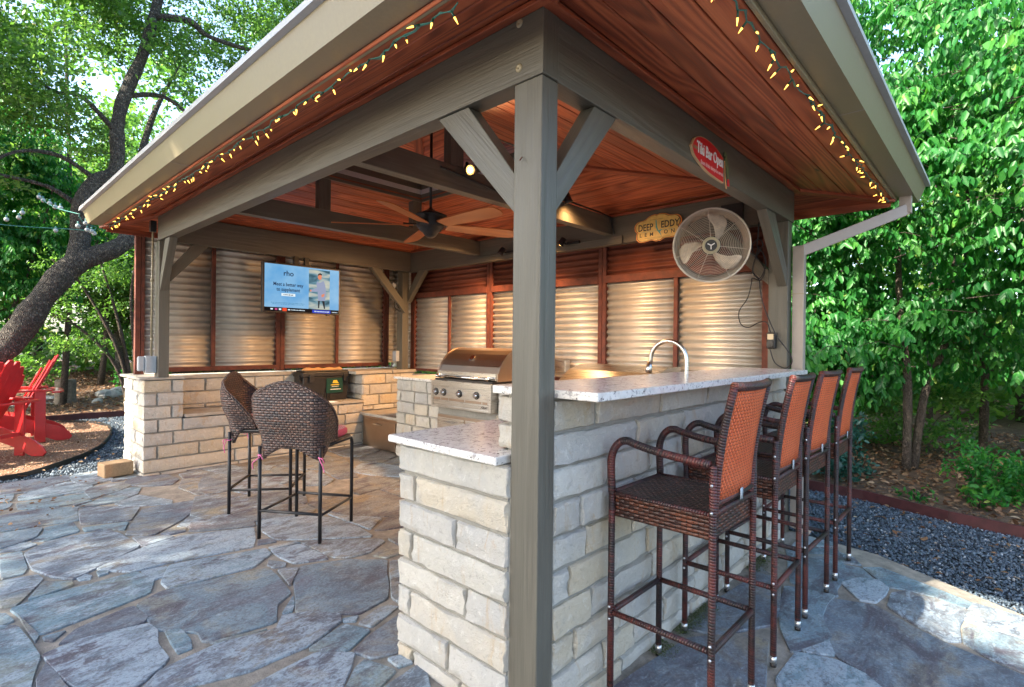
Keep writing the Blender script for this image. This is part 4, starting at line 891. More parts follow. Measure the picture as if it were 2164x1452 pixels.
def rect(x0, x1, z0, z1, y, mat, name):
    mb = MB(); mb.box(x0, x1, y - .0006, y, z0, z1); return mb.build(name, mat, tv)
sx_ = lambda f: tx0 + .022 + f * (tx1 - tx0 - .042); sz = lambda f: tz0 + .06 + f * (tz1 - tz0 - .08)
rect(sx_(0), sx_(1), tz0 + .012, tz0 + .0595, sy - .0002, tick, 'ticker')
rect(sx_(.075), sx_(.105), tz0 + .03, tz0 + .046, sy - .001, wht, 'caption'); rect(sx_(.13), sx_(.16), tz0 + .028, tz0 + .048, sy - .001, E1('screen_pink', (.6, .08, .25)), 'caption')
rect(sx_(.18), sx_(.21), tz0 + .028, tz0 + .048, sy - .001, wht, 'caption'); rect(sx_(.225), sx_(.28), tz0 + .018, tz0 + .056, sy - .001, redm, 'caption')
rect(sx_(.295), sx_(.325), tz0 + .03, tz0 + .044, sy - .001, wht, 'caption'); rect(sx_(.62), sx_(.88), tz0 + .014, tz0 + .052, sy - .001, blu, 'caption')
def dashes(f0, f1, z, h, mat, y, seed):
    rd = random.Random(seed); f = f0; mb = MB()
    while f < f1:
        w = rd.uniform(.006, .016); mb.box(sx_(f), sx_(min(f + w, f1)), y - .0004, y, z, z + h * rd.uniform(.7, 1)); f += w + rd.uniform(.003, .008)
    prop(mb.build('fine_print', mat, tv), kind='stuff')
dashes(.34, .52, tz0 + .031, .012, wht, sy - .0012, 1); dashes(.65, .86, tz0 + .027, .013, wht, sy - .0022, 2); dashes(.90, .98, tz0 + .027, .011, wht, sy - .0012, 3)
text('rho', .085, (sx_(.30), sy - .0015, sz(.80)), (R(90), 0, 0), navy, tv)
text('Meet a better way', .058, (sx_(.30), sy - .0015, sz(.54)), (R(90), 0, 0), navy, tv, sx=.82)
text('to supplement', .058, (sx_(.30), sy - .0015, sz(.42)), (R(90), 0, 0), navy, tv, sx=.82)
mb = MB(); mb.box(sx_(.21), sx_(.39), sy - .0016, sy - .0008, sz(.27), sz(.335)); mb.build('caption', wht, tv, bevel=.0)
dashes(.235, .365, sz(.29), .012, navy, sy - .0018, 4)
dimm = E1('screen_dim', (.08, .25, .42)); dashes(.08, .52, sz(.10), .008, dimm, sy - .0012, 5); dashes(.10, .50, sz(.07), .008, dimm, sy - .0012, 6)
def photo_mat():
    m, t, b, o = new_mat('screen_photo'); v = coords(t, 'Object', (3, 1, 9)); n = noise(t, v, 1.6, 2, .5, .6)
    c = ramp(t, n, [(.3, (.03, .09, .13)), (.42, (.12, .26, .33)), (.55, (.40, .46, .44)), (.7, (.55, .56, .45))]); t.links.new(c, b.inputs['Emission Color']); b.inputs['Base Color'].default_value = (0, 0, 0, 1); b.inputs['Specular IOR Level'].default_value = .05; b.inputs['Emission Strength'].default_value = TVS; return m
rect(sx_(.57), sx_(.865), sz(0), sz(.97), sy - .0012, photo_mat(), 'picture')
def flat(poly, mat, name, d=.003):
    mb = MB(); mb.prism([(sx_(a), sy - d, sz(c)) for a, c in poly], (0, .0006, 0)); mb.build(name, mat, tv)
shirt = E1('screen_shirt', (.30, .34, .48)); skin = E1('screen_skin', (.72, .25, .14)); dark = E1('screen_dark', (.02, .02, .025))
flat([(.685, .70), (.70, .66), (.73, .66), (.775, .71), (.80, .60), (.81, .45), (.80, .22), (.70, .21), (.69, .50), (.60, .47), (.585, .44), (.60, .42), (.69, .43), (.675, .62)], shirt, 'picture')
flat([(.72 + .028 * math.cos(a * .5236), .80 + .075 * math.sin(a * .5236)) for a in range(12)], skin, 'picture', .0036)
flat([(.692, .82), (.70, .875), (.725, .895), (.75, .87), (.752, .84), (.72, .855)], dark, 'picture', .0042)
flat([(.70, .21), (.725, .21), (.715, .03), (.70, .03)], dark, 'picture'); flat([(.755, .21), (.79, .21), (.80, .02), (.785, .02)], dark, 'picture')
flat([(.745, .36), (.79, .40), (.785, .33), (.75, .30)], skin, 'picture', .004); flat([(.585, .47), (.605, .47), (.605, .42), (.585, .43)], skin, 'picture', .004)

# ---------------------------------------------------------------- wall clutter
bx = thing('outlet_box', (1.44, 6.30, 1.12), 'weatherproof pale grey outlet box beside the far left post', 'outlet')
mb = MB(); mb.box(1.405, 1.500, 6.26, 6.345, 1.03, 1.20); mb.build('box', M_['whitebox'], bx, bevel=.008)
mb = MB(); mb.box(1.345, 1.404, 6.275, 6.335, 1.05, 1.195); mb.build('cover', M_['whitebox'], bx, bevel=.012)
cd = thing('conduit', (1.47, 6.30, 1.2), 'thin painted conduit running up the far left post', 'conduit')
mb = MB(); mb.tube([(1.462, 6.30, 1.2), (1.462, 6.30, 1.9), (1.465, 6.30, 2.45)], .010); mb.build('pipe', M_['gutter'], cd, smooth=True)
for z in (1.35, 1.95):
    mb = MB(); mb.tube([(1.462, 6.30, z), (1.462, 6.30, z + .03)], .014); mb.build('coupling', M_['gutter'], cd, smooth=True)
mb = MB(); mb.box(1.44, 1.49, 6.275, 6.33, 2.45, 2.56); mb.build('junction', M_['black'], cd)
b2 = thing('outlet_box', (4.47, 6.38, 1.15), 'small white outlet box low on the back corner post', 'outlet')
mb = MB(); mb.box(4.42, 4.479, 6.33, 6.42, 1.09, 1.24); mb.build('box', M_['whitebox'], b2, bevel=.006)
sp = thing('floodlight', (4.38, 6.33, 2.1), 'small black and white floodlight with coiled wires on the back corner post', 'floodlight')
mb = MB(); mb.obox((4.36, 6.30, 2.10), (.4, -.3, -.5), (0.6, .8, 0), (.2, -.2, .6), .04, .03, .035); mb.build('housing', M_['plastic'], sp, bevel=.006)
mb = MB(); mb.obox((4.34, 6.28, 2.155), (.4, -.3, -.5), (0.6, .8, 0), (.2, -.2, .6), .03, .022, .03); mb.build('lens', M_['whitebox'], sp, bevel=.004)
mb = MB(); mb.tube(spline([(4.40, 6.33, 2.06), (4.34, 6.25, 1.95), (4.40, 6.24, 1.84), (4.45, 6.3, 1.92), (4.36, 6.27, 1.98), (4.33, 6.25, 1.86), (4.44, 6.27, 1.80), (4.47, 6.30, 1.90)], 6), .007, 6); mb.build('wire', M_['rubber'], sp, smooth=True)

# cooler box on the bench
cl_ = thing('storage_box', (3.43, 6.55, .592), 'black plastic lidded storage box with green label on the stone bench', 'storage box')
cx0, cx1, cy0, cy1, cz = 3.09, 3.77, 6.41, 6.68, .594
def taper(x0, x1, y0, y1, z0, z1, k):
    vs = [(x0 + k, y0 + k, z0), (x1 - k, y0 + k, z0), (x1 - k, y1 - k, z0), (x0 + k, y1 - k, z0), (x0, y0, z1), (x1, y0, z1), (x1, y1, z1), (x0, y1, z1)]
    return vs, [(3, 2, 1, 0), (4, 5, 6, 7), (0, 1, 5, 4), (1, 2, 6, 5), (2, 3, 7, 6), (3, 0, 4, 7)]
mb = MB(); mb.add(*taper(cx0 + .02, cx1 - .02, cy0 + .02, cy1 - .01, cz, cz + .315, .025)); mb.build('body', M_['plastic'], cl_, bevel=.01)
for k in range(9):
    xx = cx0 + .10 + k * .035; mb = MB(); mb.box(xx, xx + .012, cy0 + .026, cy0 + .045, cz + .03, cz + .11); mb.build('rib', M_['plastic'], cl_)
mb = MB(); mb.add(*taper(cx0, cx1, cy0, cy1, cz + .316, cz + .375, -.0)); mb.box(cx0 + .03, cx1 - .03, cy0 + .03, cy1 - .02, cz + .3752, cz + .395); mb.build('lid', M_['plastic'], cl_, bevel=.012)
for x in (cx0 + .09, cx1 - .12):
    mb = MB(); mb.box(x, x + .06, cy0 - .012, cy0 + .005, cz + .25, cz + .35); mb.build('latch', M_['plastic'], cl_, bevel=.004)
mb = MB(); mb.box(cx0 - .014, cx0 + .01, cy0 + .06, cy0 + .2, cz + .25, cz + .34); mb.build('handle', M_['plastic'], cl_, bevel=.005)
ly = cy0 + .016
mb = MB(); mb.box(cx0 + .33, cx0 + .56, ly, ly + .004, cz + .10, cz + .29); lb = mb.build('label', simple('green_label', (.008, .05, .035), .35), cl_)
yel = simple('yellow_print', (.75, .50, .04), .5); whp = simple('white_print', (.75, .72, .66), .5)
mb = MB(); mb.prism([(cx0 + .415, ly - .001, cz + .225), (cx0 + .425, ly - .001, cz + .262), (cx0 + .475, ly - .001, cz + .265), (cx0 + .49, ly - .001, cz + .235), (cx0 + .505, ly - .001, cz + .222)], (0, .0008, 0)); mb.build('emblem', yel, lb)
for (a_, b_, z_, h_, m_) in ((.39, .51, .198, .010, yel), (.345, .385, .198, .007, M_['socket']), (.40, .50, .178, .006, whp), (.385, .53, .140, .010, whp)):
    mb = MB(); mb.box(cx0 + a_, cx0 + b_, ly - .0012, ly - .0004, cz + z_, cz + z_ + h_); mb.build('print_line', m_, lb)
bg_ = MB(); P_ = spline([(3.14, 6.54, .995), (3.30, 6.53, 1.0), (3.45, 6.56, .993), (3.62, 6.54, .998), (3.70, 6.53, .994)], 5)
bg_.tube(P_, [.006] + [.024 + .007 * math.sin(i * 1.3) for i in range(len(P_) - 2)] + [.004], 12)
o = bg_.build('paper_bag', M_['bag'], None, smooth=True); prop(o, 'crumpled tan bag lying on the lid of the black storage box', 'bag'); o.scale = (1, 1, 1)
# loose paving block by the pillar
mb = MB(); c, s_ = math.cos(R(8)), math.sin(R(8)); mb.obox((1.215, 6.505, .075), (c, s_, 0), (-s_, c, 0), (0, 0, 1), .125, .095, .068)
o = mb.build('paving_block', M_['brick'], None, bevel=.012); prop(o, 'loose tan concrete paving block on the patio edge beside the pillar', 'paving block')

# ---------------------------------------------------------------- signs
ds_ = thing('bar_sign', (4.55, 2.36, 2.45), 'yellow scalloped tin sign reading DEEP EDDY LEMON on the back beam', 'sign')
def scallop(w, h, k=1.0):
    pts = []
    base = [(-.50, .05), (-.50, .22), (-.43, .34), (-.33, .36), (-.26, .38), (-.18, .46), (-.06, .50), (0, .47), (.06, .50), (.18, .46), (.26, .38), (.33, .36), (.43, .34), (.50, .22), (.50, .05), (.455, -.03), (.47, -.12), (.47, -.27), (.40, -.38), (.27, -.39), (.14, -.37), (.04, -.44), (0, -.42), (-.04, -.44), (-.14, -.37), (-.27, -.39), (-.40, -.38), (-.47, -.27), (-.47, -.12), (-.455, -.03)]
    return [Vector((a * w * k, b * h * k)) for a, b in base]
SY, SZ, SXX = 2.365, 2.447, 4.53
tl = R(3.0)
def signpoly(k, dx, mat, name, h=.004):
    pp_ = [(p.x * math.cos(tl) - p.y * math.sin(tl), p.x * math.sin(tl) + p.y * math.cos(tl)) for p in spline([Vector((q.x, q.y, 0)) for q in scallop(.47, .27, k)] + [Vector((*scallop(.47, .27, k)[0], 0))], 3)[:-1]]
    mb = MB(); mb.prism([(SXX - dx, SY - a, SZ + b) for a, b in pp_], (h, 0, 0)); return mb.build(name, mat, ds_)
yb = simple('sign_yellow', (.62, .45, .13), .4, 0, .15, 30); org = simple('sign_orange', (.75, .27, .05), .4); blk = simple('sign_black', (.02, .022, .028), .4); teal = simple('sign_teal', (.06, .33, .33), .4)
signpoly(1.0, 0, org, 'rim'); signpoly(.955, .003, blk, 'border'); signpoly(.925, .006, yb, 'plate')
SR = (R(90), tl * 0, R(-90))
def stext(s, sz_, dy, dz, mat, sx=1, **k): return text(s, sz_, (SXX - .0075, SY - dy, SZ + dz), (R(90), -tl, R(-90)) if False else (R(90), 0, R(-90)), mat, ds_, sx=sx, **k)
stext('DEEP', .088, -.12, .018, blk, .78); stext('EDDY', .088, .125, .026, blk, .78); stext('L  E  M', .050, -.11, -.050, blk, 1.0); stext('O  N', .050, .12, -.044, blk, 1.0)
olv = simple('sign_olive', (.34, .26, .09), .5)
for y_, z_, w_ in ((0, -.084, .26), (0, -.094, .2), (-.01, .082, .13)): mb = MB(); mb.box(SXX - .0075, SXX - .0068, SY - y_ - w_ / 2, SY - y_ + w_ / 2, SZ + z_, SZ + z_ + .005); mb.build('fine_print', olv, ds_)
mb = MB(); mb.box(SXX - .0075, SXX - .0068, SY - .17, SY + .17, SZ - .0225, SZ - .0205); mb.build('rule', teal, ds_)
for pl in ([(-.018, .075), (-.008, .08), (-.002, .02), (.012, -.02), (.004, -.03), (-.016, .01)], [(.012, -.02), (.05, -.012), (.03, -.035), (.045, -.085), (.03, -.06), (.018, -.045), (.0, -.02)]):
    mb = MB(); mb.prism([(SXX - .0075, SY - a, SZ + b) for a, b in pl], (.0008, 0, 0)); mb.build('diver', teal, ds_)

tk = thing('bar_sign', (2.95, 1.24, 2.43), 'red half surfboard sign reading Tiki Bar Open with a parrot on the bar beam', 'sign')
ty_ = 1.232
outl = spline([(2.728, ty_, 2.438), (2.775, ty_, 2.492), (2.86, ty_, 2.520), (2.97, ty_, 2.524), (3.08, ty_, 2.508), (3.165, ty_, 2.480)], 5) + [Vector((3.175, ty_, 2.335))] + spline([(3.175, ty_, 2.335), (3.06, ty_, 2.338), (2.94, ty_, 2.348), (2.83, ty_, 2.372), (2.76, ty_, 2.40), (2.728, ty_, 2.438)], 5)[1:-1]
mb = MB(); mb.prism(outl, (0, .014, 0)); mb.build('board', simple('board_edge', (.50, .33, .18), .5), tk)
cen = Vector((2.97, ty_, 2.43)); mb = MB(); mb.prism([cen + (p - cen) * .965 + Vector((0, -.0012, 0)) for p in outl], (0, .001, 0)); mb.build('face', simple('sign_red', (.62, .015, .022), .35, 0, .1), tk)
mb = MB(); mb.prism([(2.745, ty_ - .002, 2.447), (2.86, ty_ - .002, 2.452), (2.86, ty_ - .002, 2.434), (2.745, ty_ - .002, 2.430)], (0, .0005, 0)); mb.build('stripe', simple('sign_tan', (.35, .17, .09), .5), tk)
wh = simple('sign_white', (.8, .8, .82), .4); pk = simple('sign_pink', (.80, .42, .42), .4)
text('Tiki Bar Open', .088, (2.975, ty_ - .003, 2.447), (R(90), 0, 0), wh, tk, ext=.0012, sx=.72)
text('finest drinks always be served', .033, (3.00, ty_ - .003, 2.378), (R(90), 0, 0), pk, tk, sx=.80)
gp = simple('parrot_green', (.12, .15, .07), .5); rp_ = simple('parrot_red', (.6, .02, .03), .5)
mb = MB(); mb.prism([(3.185, ty_, 2.515), (3.20, ty_, 2.53), (3.225, ty_, 2.525), (3.235, ty_, 2.49), (3.26, ty_, 2.44), (3.262, ty_, 2.39), (3.248, ty_, 2.375), (3.235, ty_, 2.42), (3.215, ty_, 2.455), (3.195, ty_, 2.48), (3.205, ty_, 2.50)], (0, .008, 0)); mb.build('parrot', gp, tk)
mb = MB(); mb.prism([(3.245, ty_, 2.375), (3.262, ty_, 2.375), (3.268, ty_, 2.335), (3.245, ty_, 2.335)], (0, .007, 0)); mb.build('parrot_tail', rp_, tk)
mb = MB(); mb.tube([(3.185, ty_, 2.47), (3.195, ty_, 2.38), (3.215, ty_, 2.31)], .003, 5); mb.build('string', M_['bag'], tk)

# ---------------------------------------------------------------- wall fan
wf = thing('wall_fan', (4.35, 1.65, 2.3), 'round caged fan with three dusty blades mounted high in the bar corner', 'fan')
fc = Vector((4.14, 1.70, 2.155)); fn = (Vector((0, 0, 1.45)) - fc).normalized(); Rf = .292
dust = simple('dusty_blade', (.72, .62, .50), .5, 0, .25, 18); ringm = simple('fan_ring', (.58, .53, .45), .35, .1, .15, 14)
mb = MB(); mb.lathe([(Rf - .012, .0), (Rf, .006), (Rf, -.02), (Rf - .01, -.12), (Rf - .03, -.17), (Rf - .05, -.17), (Rf - .022, -.12), (Rf - .012, 0)], fc, fn, 48); mb.build('drum', ringm, wf, smooth=True)
fa_ = fn.cross(Vector((0, 0, 1))).normalized(); fb = fn.cross(fa_)      # fb points down
mb = MB()
for k in range(19): 
    rk = .055 + k * .0122; mb.torus(fc + fn * (.028 - .10 * (rk / Rf) ** 3 * .3), fn, rk, .0014, 40, 4)
mb.build('cage', ringm, wf)
for k in range(7):
    a = 2 * math.pi * k / 7 + .3; d = fa_ * math.cos(a) + fb * math.sin(a); mb = MB(); mb.tube([fc + d * .05 + fn * .032, fc + d * .17 + fn * .028, fc + d * (Rf - .01) + fn * .004], .0022, 5); mb.build('cage_spoke', ringm, wf)
mb = MB(); mb.lathe([(.066, .022), (.066, .036), (.055, .040), (.05, .034), (.001, .034)], fc, fn, 28); hb = mb.build('hub', simple('hub_cream', (.45, .40, .27), .4), wf)
mb = MB(); mb.lathe([(.045, .035), (.045, .0365), (.001, .037)], fc, fn, 24); mb.build('badge', blk, hb)
mb = MB()
for k in range(3):
    a = -math.pi / 2 + k * 2 * math.pi / 3 + math.pi; d = fa_ * math.cos(a) + fb * math.sin(a); mb.beam(fc + fn * .0385, fc + fn * .0385 + d * .03, .008, .0015, up=fn)
mb.build('emblem', wh, hb)
for k in range(3):
    a0_ = [-2.25, -.20, 1.95][k]; vs = []; nr, na = 8, 7
    for i in range(nr + 1):
        f = i / nr; r = .05 + f * .195; wdt = .22 + .62 * f ** .8 - (.35 * (f - .8) / .2 if f > .8 else 0); sweep = .55 * f
        for j in range(na + 1):
            g = j / na - .5; a = a0_ + sweep + g * wdt * (1.15 if f < .4 else 1); d = fa_ * math.cos(a) + fb * math.sin(a)
            vs.append(fc + d * r + fn * (-.02 + g * .07))
    fs = [(i * (na + 1) + j, i * (na + 1) + j + 1, (i + 1) * (na + 1) + j + 1, (i + 1) * (na + 1) + j) for i in range(nr) for j in range(na)]
    mb = MB(); mb.add(vs, fs); b_ = mb.build('blade', dust, wf, smooth=True); b_.modifiers.new('thick', 'SOLIDIFY').thickness = .003
mb = MB(); mb.lathe([(.001, -.19), (.07, -.185), (.075, -.06), (.04, -.03), (.001, -.03)], fc, fn, 20); mb.build('motor', M_['black'], wf, smooth=True)
mb = MB(); mb.tube([fc - fn * .17, Vector((4.42, 1.72, 2.36)), Vector((4.54, 1.70, 2.44))], .022, 10); mb.box(4.535, 4.556, 1.60, 1.78, 2.37, 2.56); mb.build('bracket', M_['black'], wf)
for k in range(4):
    a = k * 1.57 + .78; d = fa_ * math.cos(a) + fb * math.sin(a); mb = MB(); mb.tube([fc - fn * .15 + d * .06, fc - fn * .16 + d * (Rf - .03)], .004, 5); mb.build('strut', M_['black'], wf)

cord = thing('power_cord', (4.5, 1.4, 2.0), 'black power cord looped in a coil by the wall fan with a hanging plug box', 'cord')
def cable(pts, r=.0045, n=8): mb = MB(); mb.tube(spline(pts, n), r, 6); mb.build('cable', M_['rubber'], cord, smooth=True)
cable([(4.5, 1.461, 2.365), (4.5, 1.464, 2.251), (4.5, 1.47, 2.175), (4.5, 1.426, 2.113), (4.5, 1.403, 2.015), (4.5, 1.446, 1.912), (4.5, 1.498, 1.966), (4.5, 1.491, 2.062), (4.5, 1.448, 2.134), (4.5, 1.427, 2.189), (4.5, 1.46, 2.231), (4.5, 1.5, 2.197), (4.5, 1.507, 2.14), (4.5, 1.454, 2.058), (4.5, 1.41, 1.97), (4.5, 1.442, 1.897), (4.5, 1.504, 1.917), (4.5, 1.511, 1.879), (4.5, 1.54, 1.757), (4.5, 1.607, 1.65), (4.5, 1.594, 1.548), (4.5, 1.53, 1.516), (4.5, 1.453, 1.554), (4.5, 1.392, 1.556), (4.5, 1.362, 1.477)], n=5)
cable([(4.495, 1.454, 2.172), (4.495, 1.482, 2.08), (4.495, 1.503, 1.966), (4.495, 1.451, 1.897), (4.495, 1.443, 1.828), (4.495, 1.42, 1.712), (4.495, 1.372, 1.575), (4.495, 1.311, 1.439), (4.495, 1.248, 1.354), (4.495, 1.204, 1.274), (4.495, 1.21, 1.222), (4.495, 1.257, 1.195), (4.495, 1.327, 1.237), (4.495, 1.363, 1.341)], n=5)
mb = MB(); mb.box(4.505, 4.5595, 1.33, 1.395, 1.345, 1.475); mb.build('plug_box', M_['plastic'], cord, bevel=.01)
mb = MB(); mb.box(4.502, 4.5045, 1.34, 1.385, 1.418, 1.462); mb.build('plug_label', simple('cream_label', (.6, .5, .33), .5), cord)
mb = MB(); mb.lathe([(.027, 0), (.027, .014), (.001, .016)], (4.504, 1.362, 1.383), (-1, 0, 0), 16); mb.build('plug_dial', M_['plastic'], cord)

# ---------------------------------------------------------------- ceiling fan
cf = thing('ceiling_fan', (3.01, 3.8, 2.36), 'black ceiling fan with five amber wood blades hanging on a long rod', 'ceiling fan')
H = Vector((3.01, 3.8, 2.425))
mb = MB(); mb.tube([H + Vector((0, 0, .1)), H + Vector((0, 0, 1.02))], .013, 10); mb.build('rod', M_['black'], cf, smooth=True)
mb = MB(); mb.lathe([(.015, .15), (.05, .125), (.105, .10), (.15, .08), (.13, .068), (.125, .055), (.128, -.005), (.115, -.03), (.10, -.035), (.10, -.05), (.07, -.07), (.05, -.10), (.028, -.115), (.001, -.118)], H, seg=28); mb.build('motor', M_['black'], cf, smooth=True)
for k in range(5):
    a = R((66, 139, 207, 270, 338)[k]); d = Vector((math.cos(a), math.sin(a), 0)); s_ = Vector((-math.sin(a), math.cos(a), 0)); up = Vector((0, 0, 1))
    tiltv = (s_ * math.cos(R(13)) - up * math.sin(R(13)))
    out = []
    for r, w in ((.15, .055), (.22, .066), (.5, .082), (.74, .086), (.81, .078), (.855, .055), (.87, .0)): out.append((r, w))
    poly = [H + d * r + tiltv * w - Vector((0, 0, .01)) for r, w in out] + [H + d * r - tiltv * w - Vector((0, 0, .01)) for r, w in out[-2::-1]]
    mb = MB(); mb.prism(poly, (0, 0, .009)); bl = mb.build('blade', M_['blade'], cf, grain=d, bevel=.002)
    mb = MB(); mb.beam(H + d * .10, H + d * .24 + Vector((0, 0, .004)), .06, .008); mb.build('blade_iron', M_['black'], bl)

# ---------------------------------------------------------------- spotlights
def spot(loc, aim, label, e, head=True, blend=1.0, ang=75):
    t = thing('spotlight', loc, label, 'spotlight', 'spotlights under the pavilion roof'); L = Vector(loc); d = (Vector(aim) - L).normalized()
    mb = MB(); mb.lathe([(.001, -.09), (.03, -.085), (.034, -.02), (.042, 0), (.036, .0), (.030, -.02), (.001, -.022)], L, d, 18); mb.build('housing', M_['black'], t, smooth=True)
    mb = MB(); mb.lathe([(.019, -.016), (.014, -.006), (.001, -.003)], L, d, 16); mb.build('bulb', M_['lampglow'], t, smooth=True)
    ld = bpy.data.lights.new('spot_lamp', 'SPOT'); ld.energy = e; ld.color = (1, .53, .22); ld.spot_size = R(ang); ld.spot_blend = blend; ld.shadow_soft_size = .08
    lo = bpy.data.objects.new('spot_lamp', ld); COL.objects.link(lo); lo.parent = t; lo.location = d * .012; lo.rotation_euler = (-d).to_track_quat('Z', 'Y').to_euler(); return t
t = spot((2.575, 2.80, 2.60), (1.9, 1.2, 2.05), 'glaring amber spotlight on the near tie beam beside the king post', 12, ang=100)
mb = MB(); mb.tube([(2.575, 2.84, 2.66), (2.60, 2.87, 2.64)], .012); mb.build('bracket', M_['black'], t)
t = spot((4.43, 4.31, 2.40), (3.6, 5.6, .3), 'amber spotlight on the ledger board left of the near post', 70, ang=125)
mb = MB(); mb.tube([(4.45, 4.31, 2.43), (4.53, 4.31, 2.43)], .01); mb.box(4.51, 4.53, 4.12, 4.28, 2.415, 2.44); mb.build('bracket', M_['black'], t)
t = spot((4.43, 3.43, 2.40), (4.02, 4.1, 1.1), 'amber spotlight on the ledger board right of the near post', 30, ang=130)
mb = MB(); mb.tube([(4.45, 3.43, 2.43), (4.53, 3.43, 2.43)], .01); mb.box(4.51, 4.53, 3.24, 3.40, 2.415, 2.44); mb.build('bracket', M_['black'], t)
t = spot((3.74, 2.80, 2.60), (4.35, 2.5, .9), 'amber spotlight on the far end of the near tie beam', 24, blend=1.0, ang=125)
mb = MB(); mb.tube([(3.74, 2.84, 2.64), (3.76, 2.87, 2.64)], .012); mb.tube([(2.35, 2.858, 2.58), (3.3, 2.858, 2.50), (3.74, 2.86, 2.64), (4.3, 2.86, 2.635), (4.5, 2.86, 2.62), (4.545, 2.84, 2.46)], .008); mb.build('bracket', M_['black'], t)
# ---------------------------------------------------------------- orange backed bar stools
def bar_stool():
    t = thing('bar_stool', (0, 0, 0), 'x', 'bar stool', 'orange backed wicker bar stools along the bar')
    hw, hd = .213, .213
    def P(name, mb, mat, smooth=True, bevel=0, par=None):
        return mb.build(name, M_[mat], par or t, smooth=smooth, bevel=bevel, local=True)
    r = .0140
    for sx in (-1, 1):
        # front leg that bends over into the armrest
        x = sx * hw
        mb = MB(); mb.tube([(x, hd, .045), (x, hd, .60), (x, hd, .86)], r, 10); L = P('leg', mb, 'cane')
        mb = MB(); mb.tube([(x, hd, .018), (x, hd, .048)], .0152, 12); P('foot_sleeve', mb, 'bolt', par=L)
        mb = MB(); mb.tube([(x, hd, 0), (x, hd, .018)], .0145, 12); P('foot', mb, 'plastic', par=L)
        mb = MB(); arm = [(x, hd, .86), (x, hd + .006, .97)] + [(x, hd + .006 - .075 * (1 - math.cos(a)), .98 + .105 * math.sin(a)) for a in (R(20), R(45), R(70), R(95), R(110))] + [(x, .03, 1.062), (x, -.08, 1.05), (x, -hd + .01, 1.042)]
        mb.tube(spline(arm, 4), .0165, 10); P('armrest', mb, 'cane')
        mb = MB(); mb.tube([(x, -hd, .045), (x, -hd, .5), (x, -hd, .86), (x, -hd, 1.04)], r, 10); L = P('leg', mb, 'cane')
        mb = MB(); mb.tube([(x, -hd, .018), (x, -hd, .048)], .0152, 12); P('foot_sleeve', mb, 'bolt', par=L)
        mb = MB(); mb.tube([(x, -hd, 0), (x, -hd, .018)], .0145, 12); P('foot', mb, 'plastic', par=L)
        xb = sx * (hw - .028)
        mb = MB(); mb.tube(spline([(xb, -hd + .006, .84), (xb, -hd - .005, 1.0), (xb, -hd - .028, 1.17), (xb, -hd - .062, 1.33)], 3), .0145, 10); P('back_upright', mb, 'cane')
        mb = MB(); mb.tube([(x, -hd + .014, .36), (x, hd - .014, .36)], .0125, 10); P('stretcher', mb, 'cane')
        for z in (.97, .87, .385, .335):
            for yy, o_ in ((-hd, 1), (hd, -1)) if z < .5 else ((-hd, 1),):
                mb = MB(); mb.lathe([(.0062, 0), (.0055, .004), (.001, .005)], (x + sx * .0135, yy, z), (sx, 0, 0), 8); P('screw', mb, 'bolt')
    for yy in (-hd, hd):
        mb = MB(); mb.tube([(-hw + .014, yy, .36), (hw - .014, yy, .36)], .0125, 10); P('stretcher', mb, 'cane')
    # seat: woven top with woven skirt
    mb = MB(); nx = 8; vs = []; uv = []
    for j in range(nx + 1):
        for i in range(nx + 1):
            u, v = i / nx, j / nx; sag = -.008 * math.sin(math.pi * u) * math.sin(math.pi * v)
            vs.append((-hw + .012 + u * (2 * hw - .024), -hd + .012 + v * (2 * hd - .024), .862 + sag))
    fs = [(j * (nx + 1) + i, j * (nx + 1) + i + 1, (j + 1) * (nx + 1) + i + 1, (j + 1) * (nx + 1) + i) for j in range(nx) for i in range(nx)]
    mb.add(vs, fs, [[(vs[k][0], vs[k][1]) for k in f] for f in fs]); P('seat', mb, 'wick')
    mb = MB(); w0 = hw - .008; d0 = hd - .008
    for (a, b) in (((-w0, -d0), (w0, -d0)), ((w0, -d0), (w0, d0)), ((w0, d0), (-w0, d0)), ((-w0, d0), (-w0, -d0))):
        mb.add([(*a, .762), (*b, .762), (*b, .860), (*a, .860)], [(0, 1, 2, 3)], [[(0, 0), (.41, 0), (.41, .098), (0, .098)]])
    mb.add([(-w0, -d0, .762), (w0, -d0, .762), (w0, d0, .762), (-w0, d0, .762)], [(3, 2, 1, 0)]); P('seat_skirt', mb, 'wickside', False)
    mb = MB(); mb.tube([(-hw, -hd, .862), (hw, -hd, .862)], .011, 8); mb.tube([(-hw, hd, .860), (hw, hd, .860)], .010, 8); mb.tube([(-hw, -hd, .860), (-hw, hd, .860)], .009, 8); mb.tube([(hw, -hd, .860), (hw, hd, .860)], .009, 8); P('seat_edge', mb, 'cane')
    # back panel
    vs = []; n1, n2 = 6, 8; xb = hw - .028
    for j in range(n2 + 1):
        f = j / n2; z = .90 + f * .42; yy = -hd - .003 - .058 * f ** 1.5
        for i in range(n1 + 1):
            u = i / n1 * 2 - 1; vs.append((u * xb, yy - .022 * (1 - u * u) * (.3 + .7 * f), z))
    fs = [(j * (n1 + 1) + i, j * (n1 + 1) + i + 1, (j + 1) * (n1 + 1) + i + 1, (j + 1) * (n1 + 1) + i) for j in range(n2) for i in range(n1)]
    mb = MB(); mb.add(vs, fs, [[(vs[k][2], vs[k][0]) for k in f] for f in fs]); o = P('back_panel', mb, 'orange'); o.modifiers.new('thick', 'SOLIDIFY').thickness = .008
    top = [(u * xb, -hd - .062 - .022 * (1 - u * u), 1.332 - .004 * (1 - u * u)) for u in (-1, -.6, -.2, .2, .6, 1)]
    mb = MB(); mb.tube(top, .017, 10); P('top_rail', mb, 'cane')
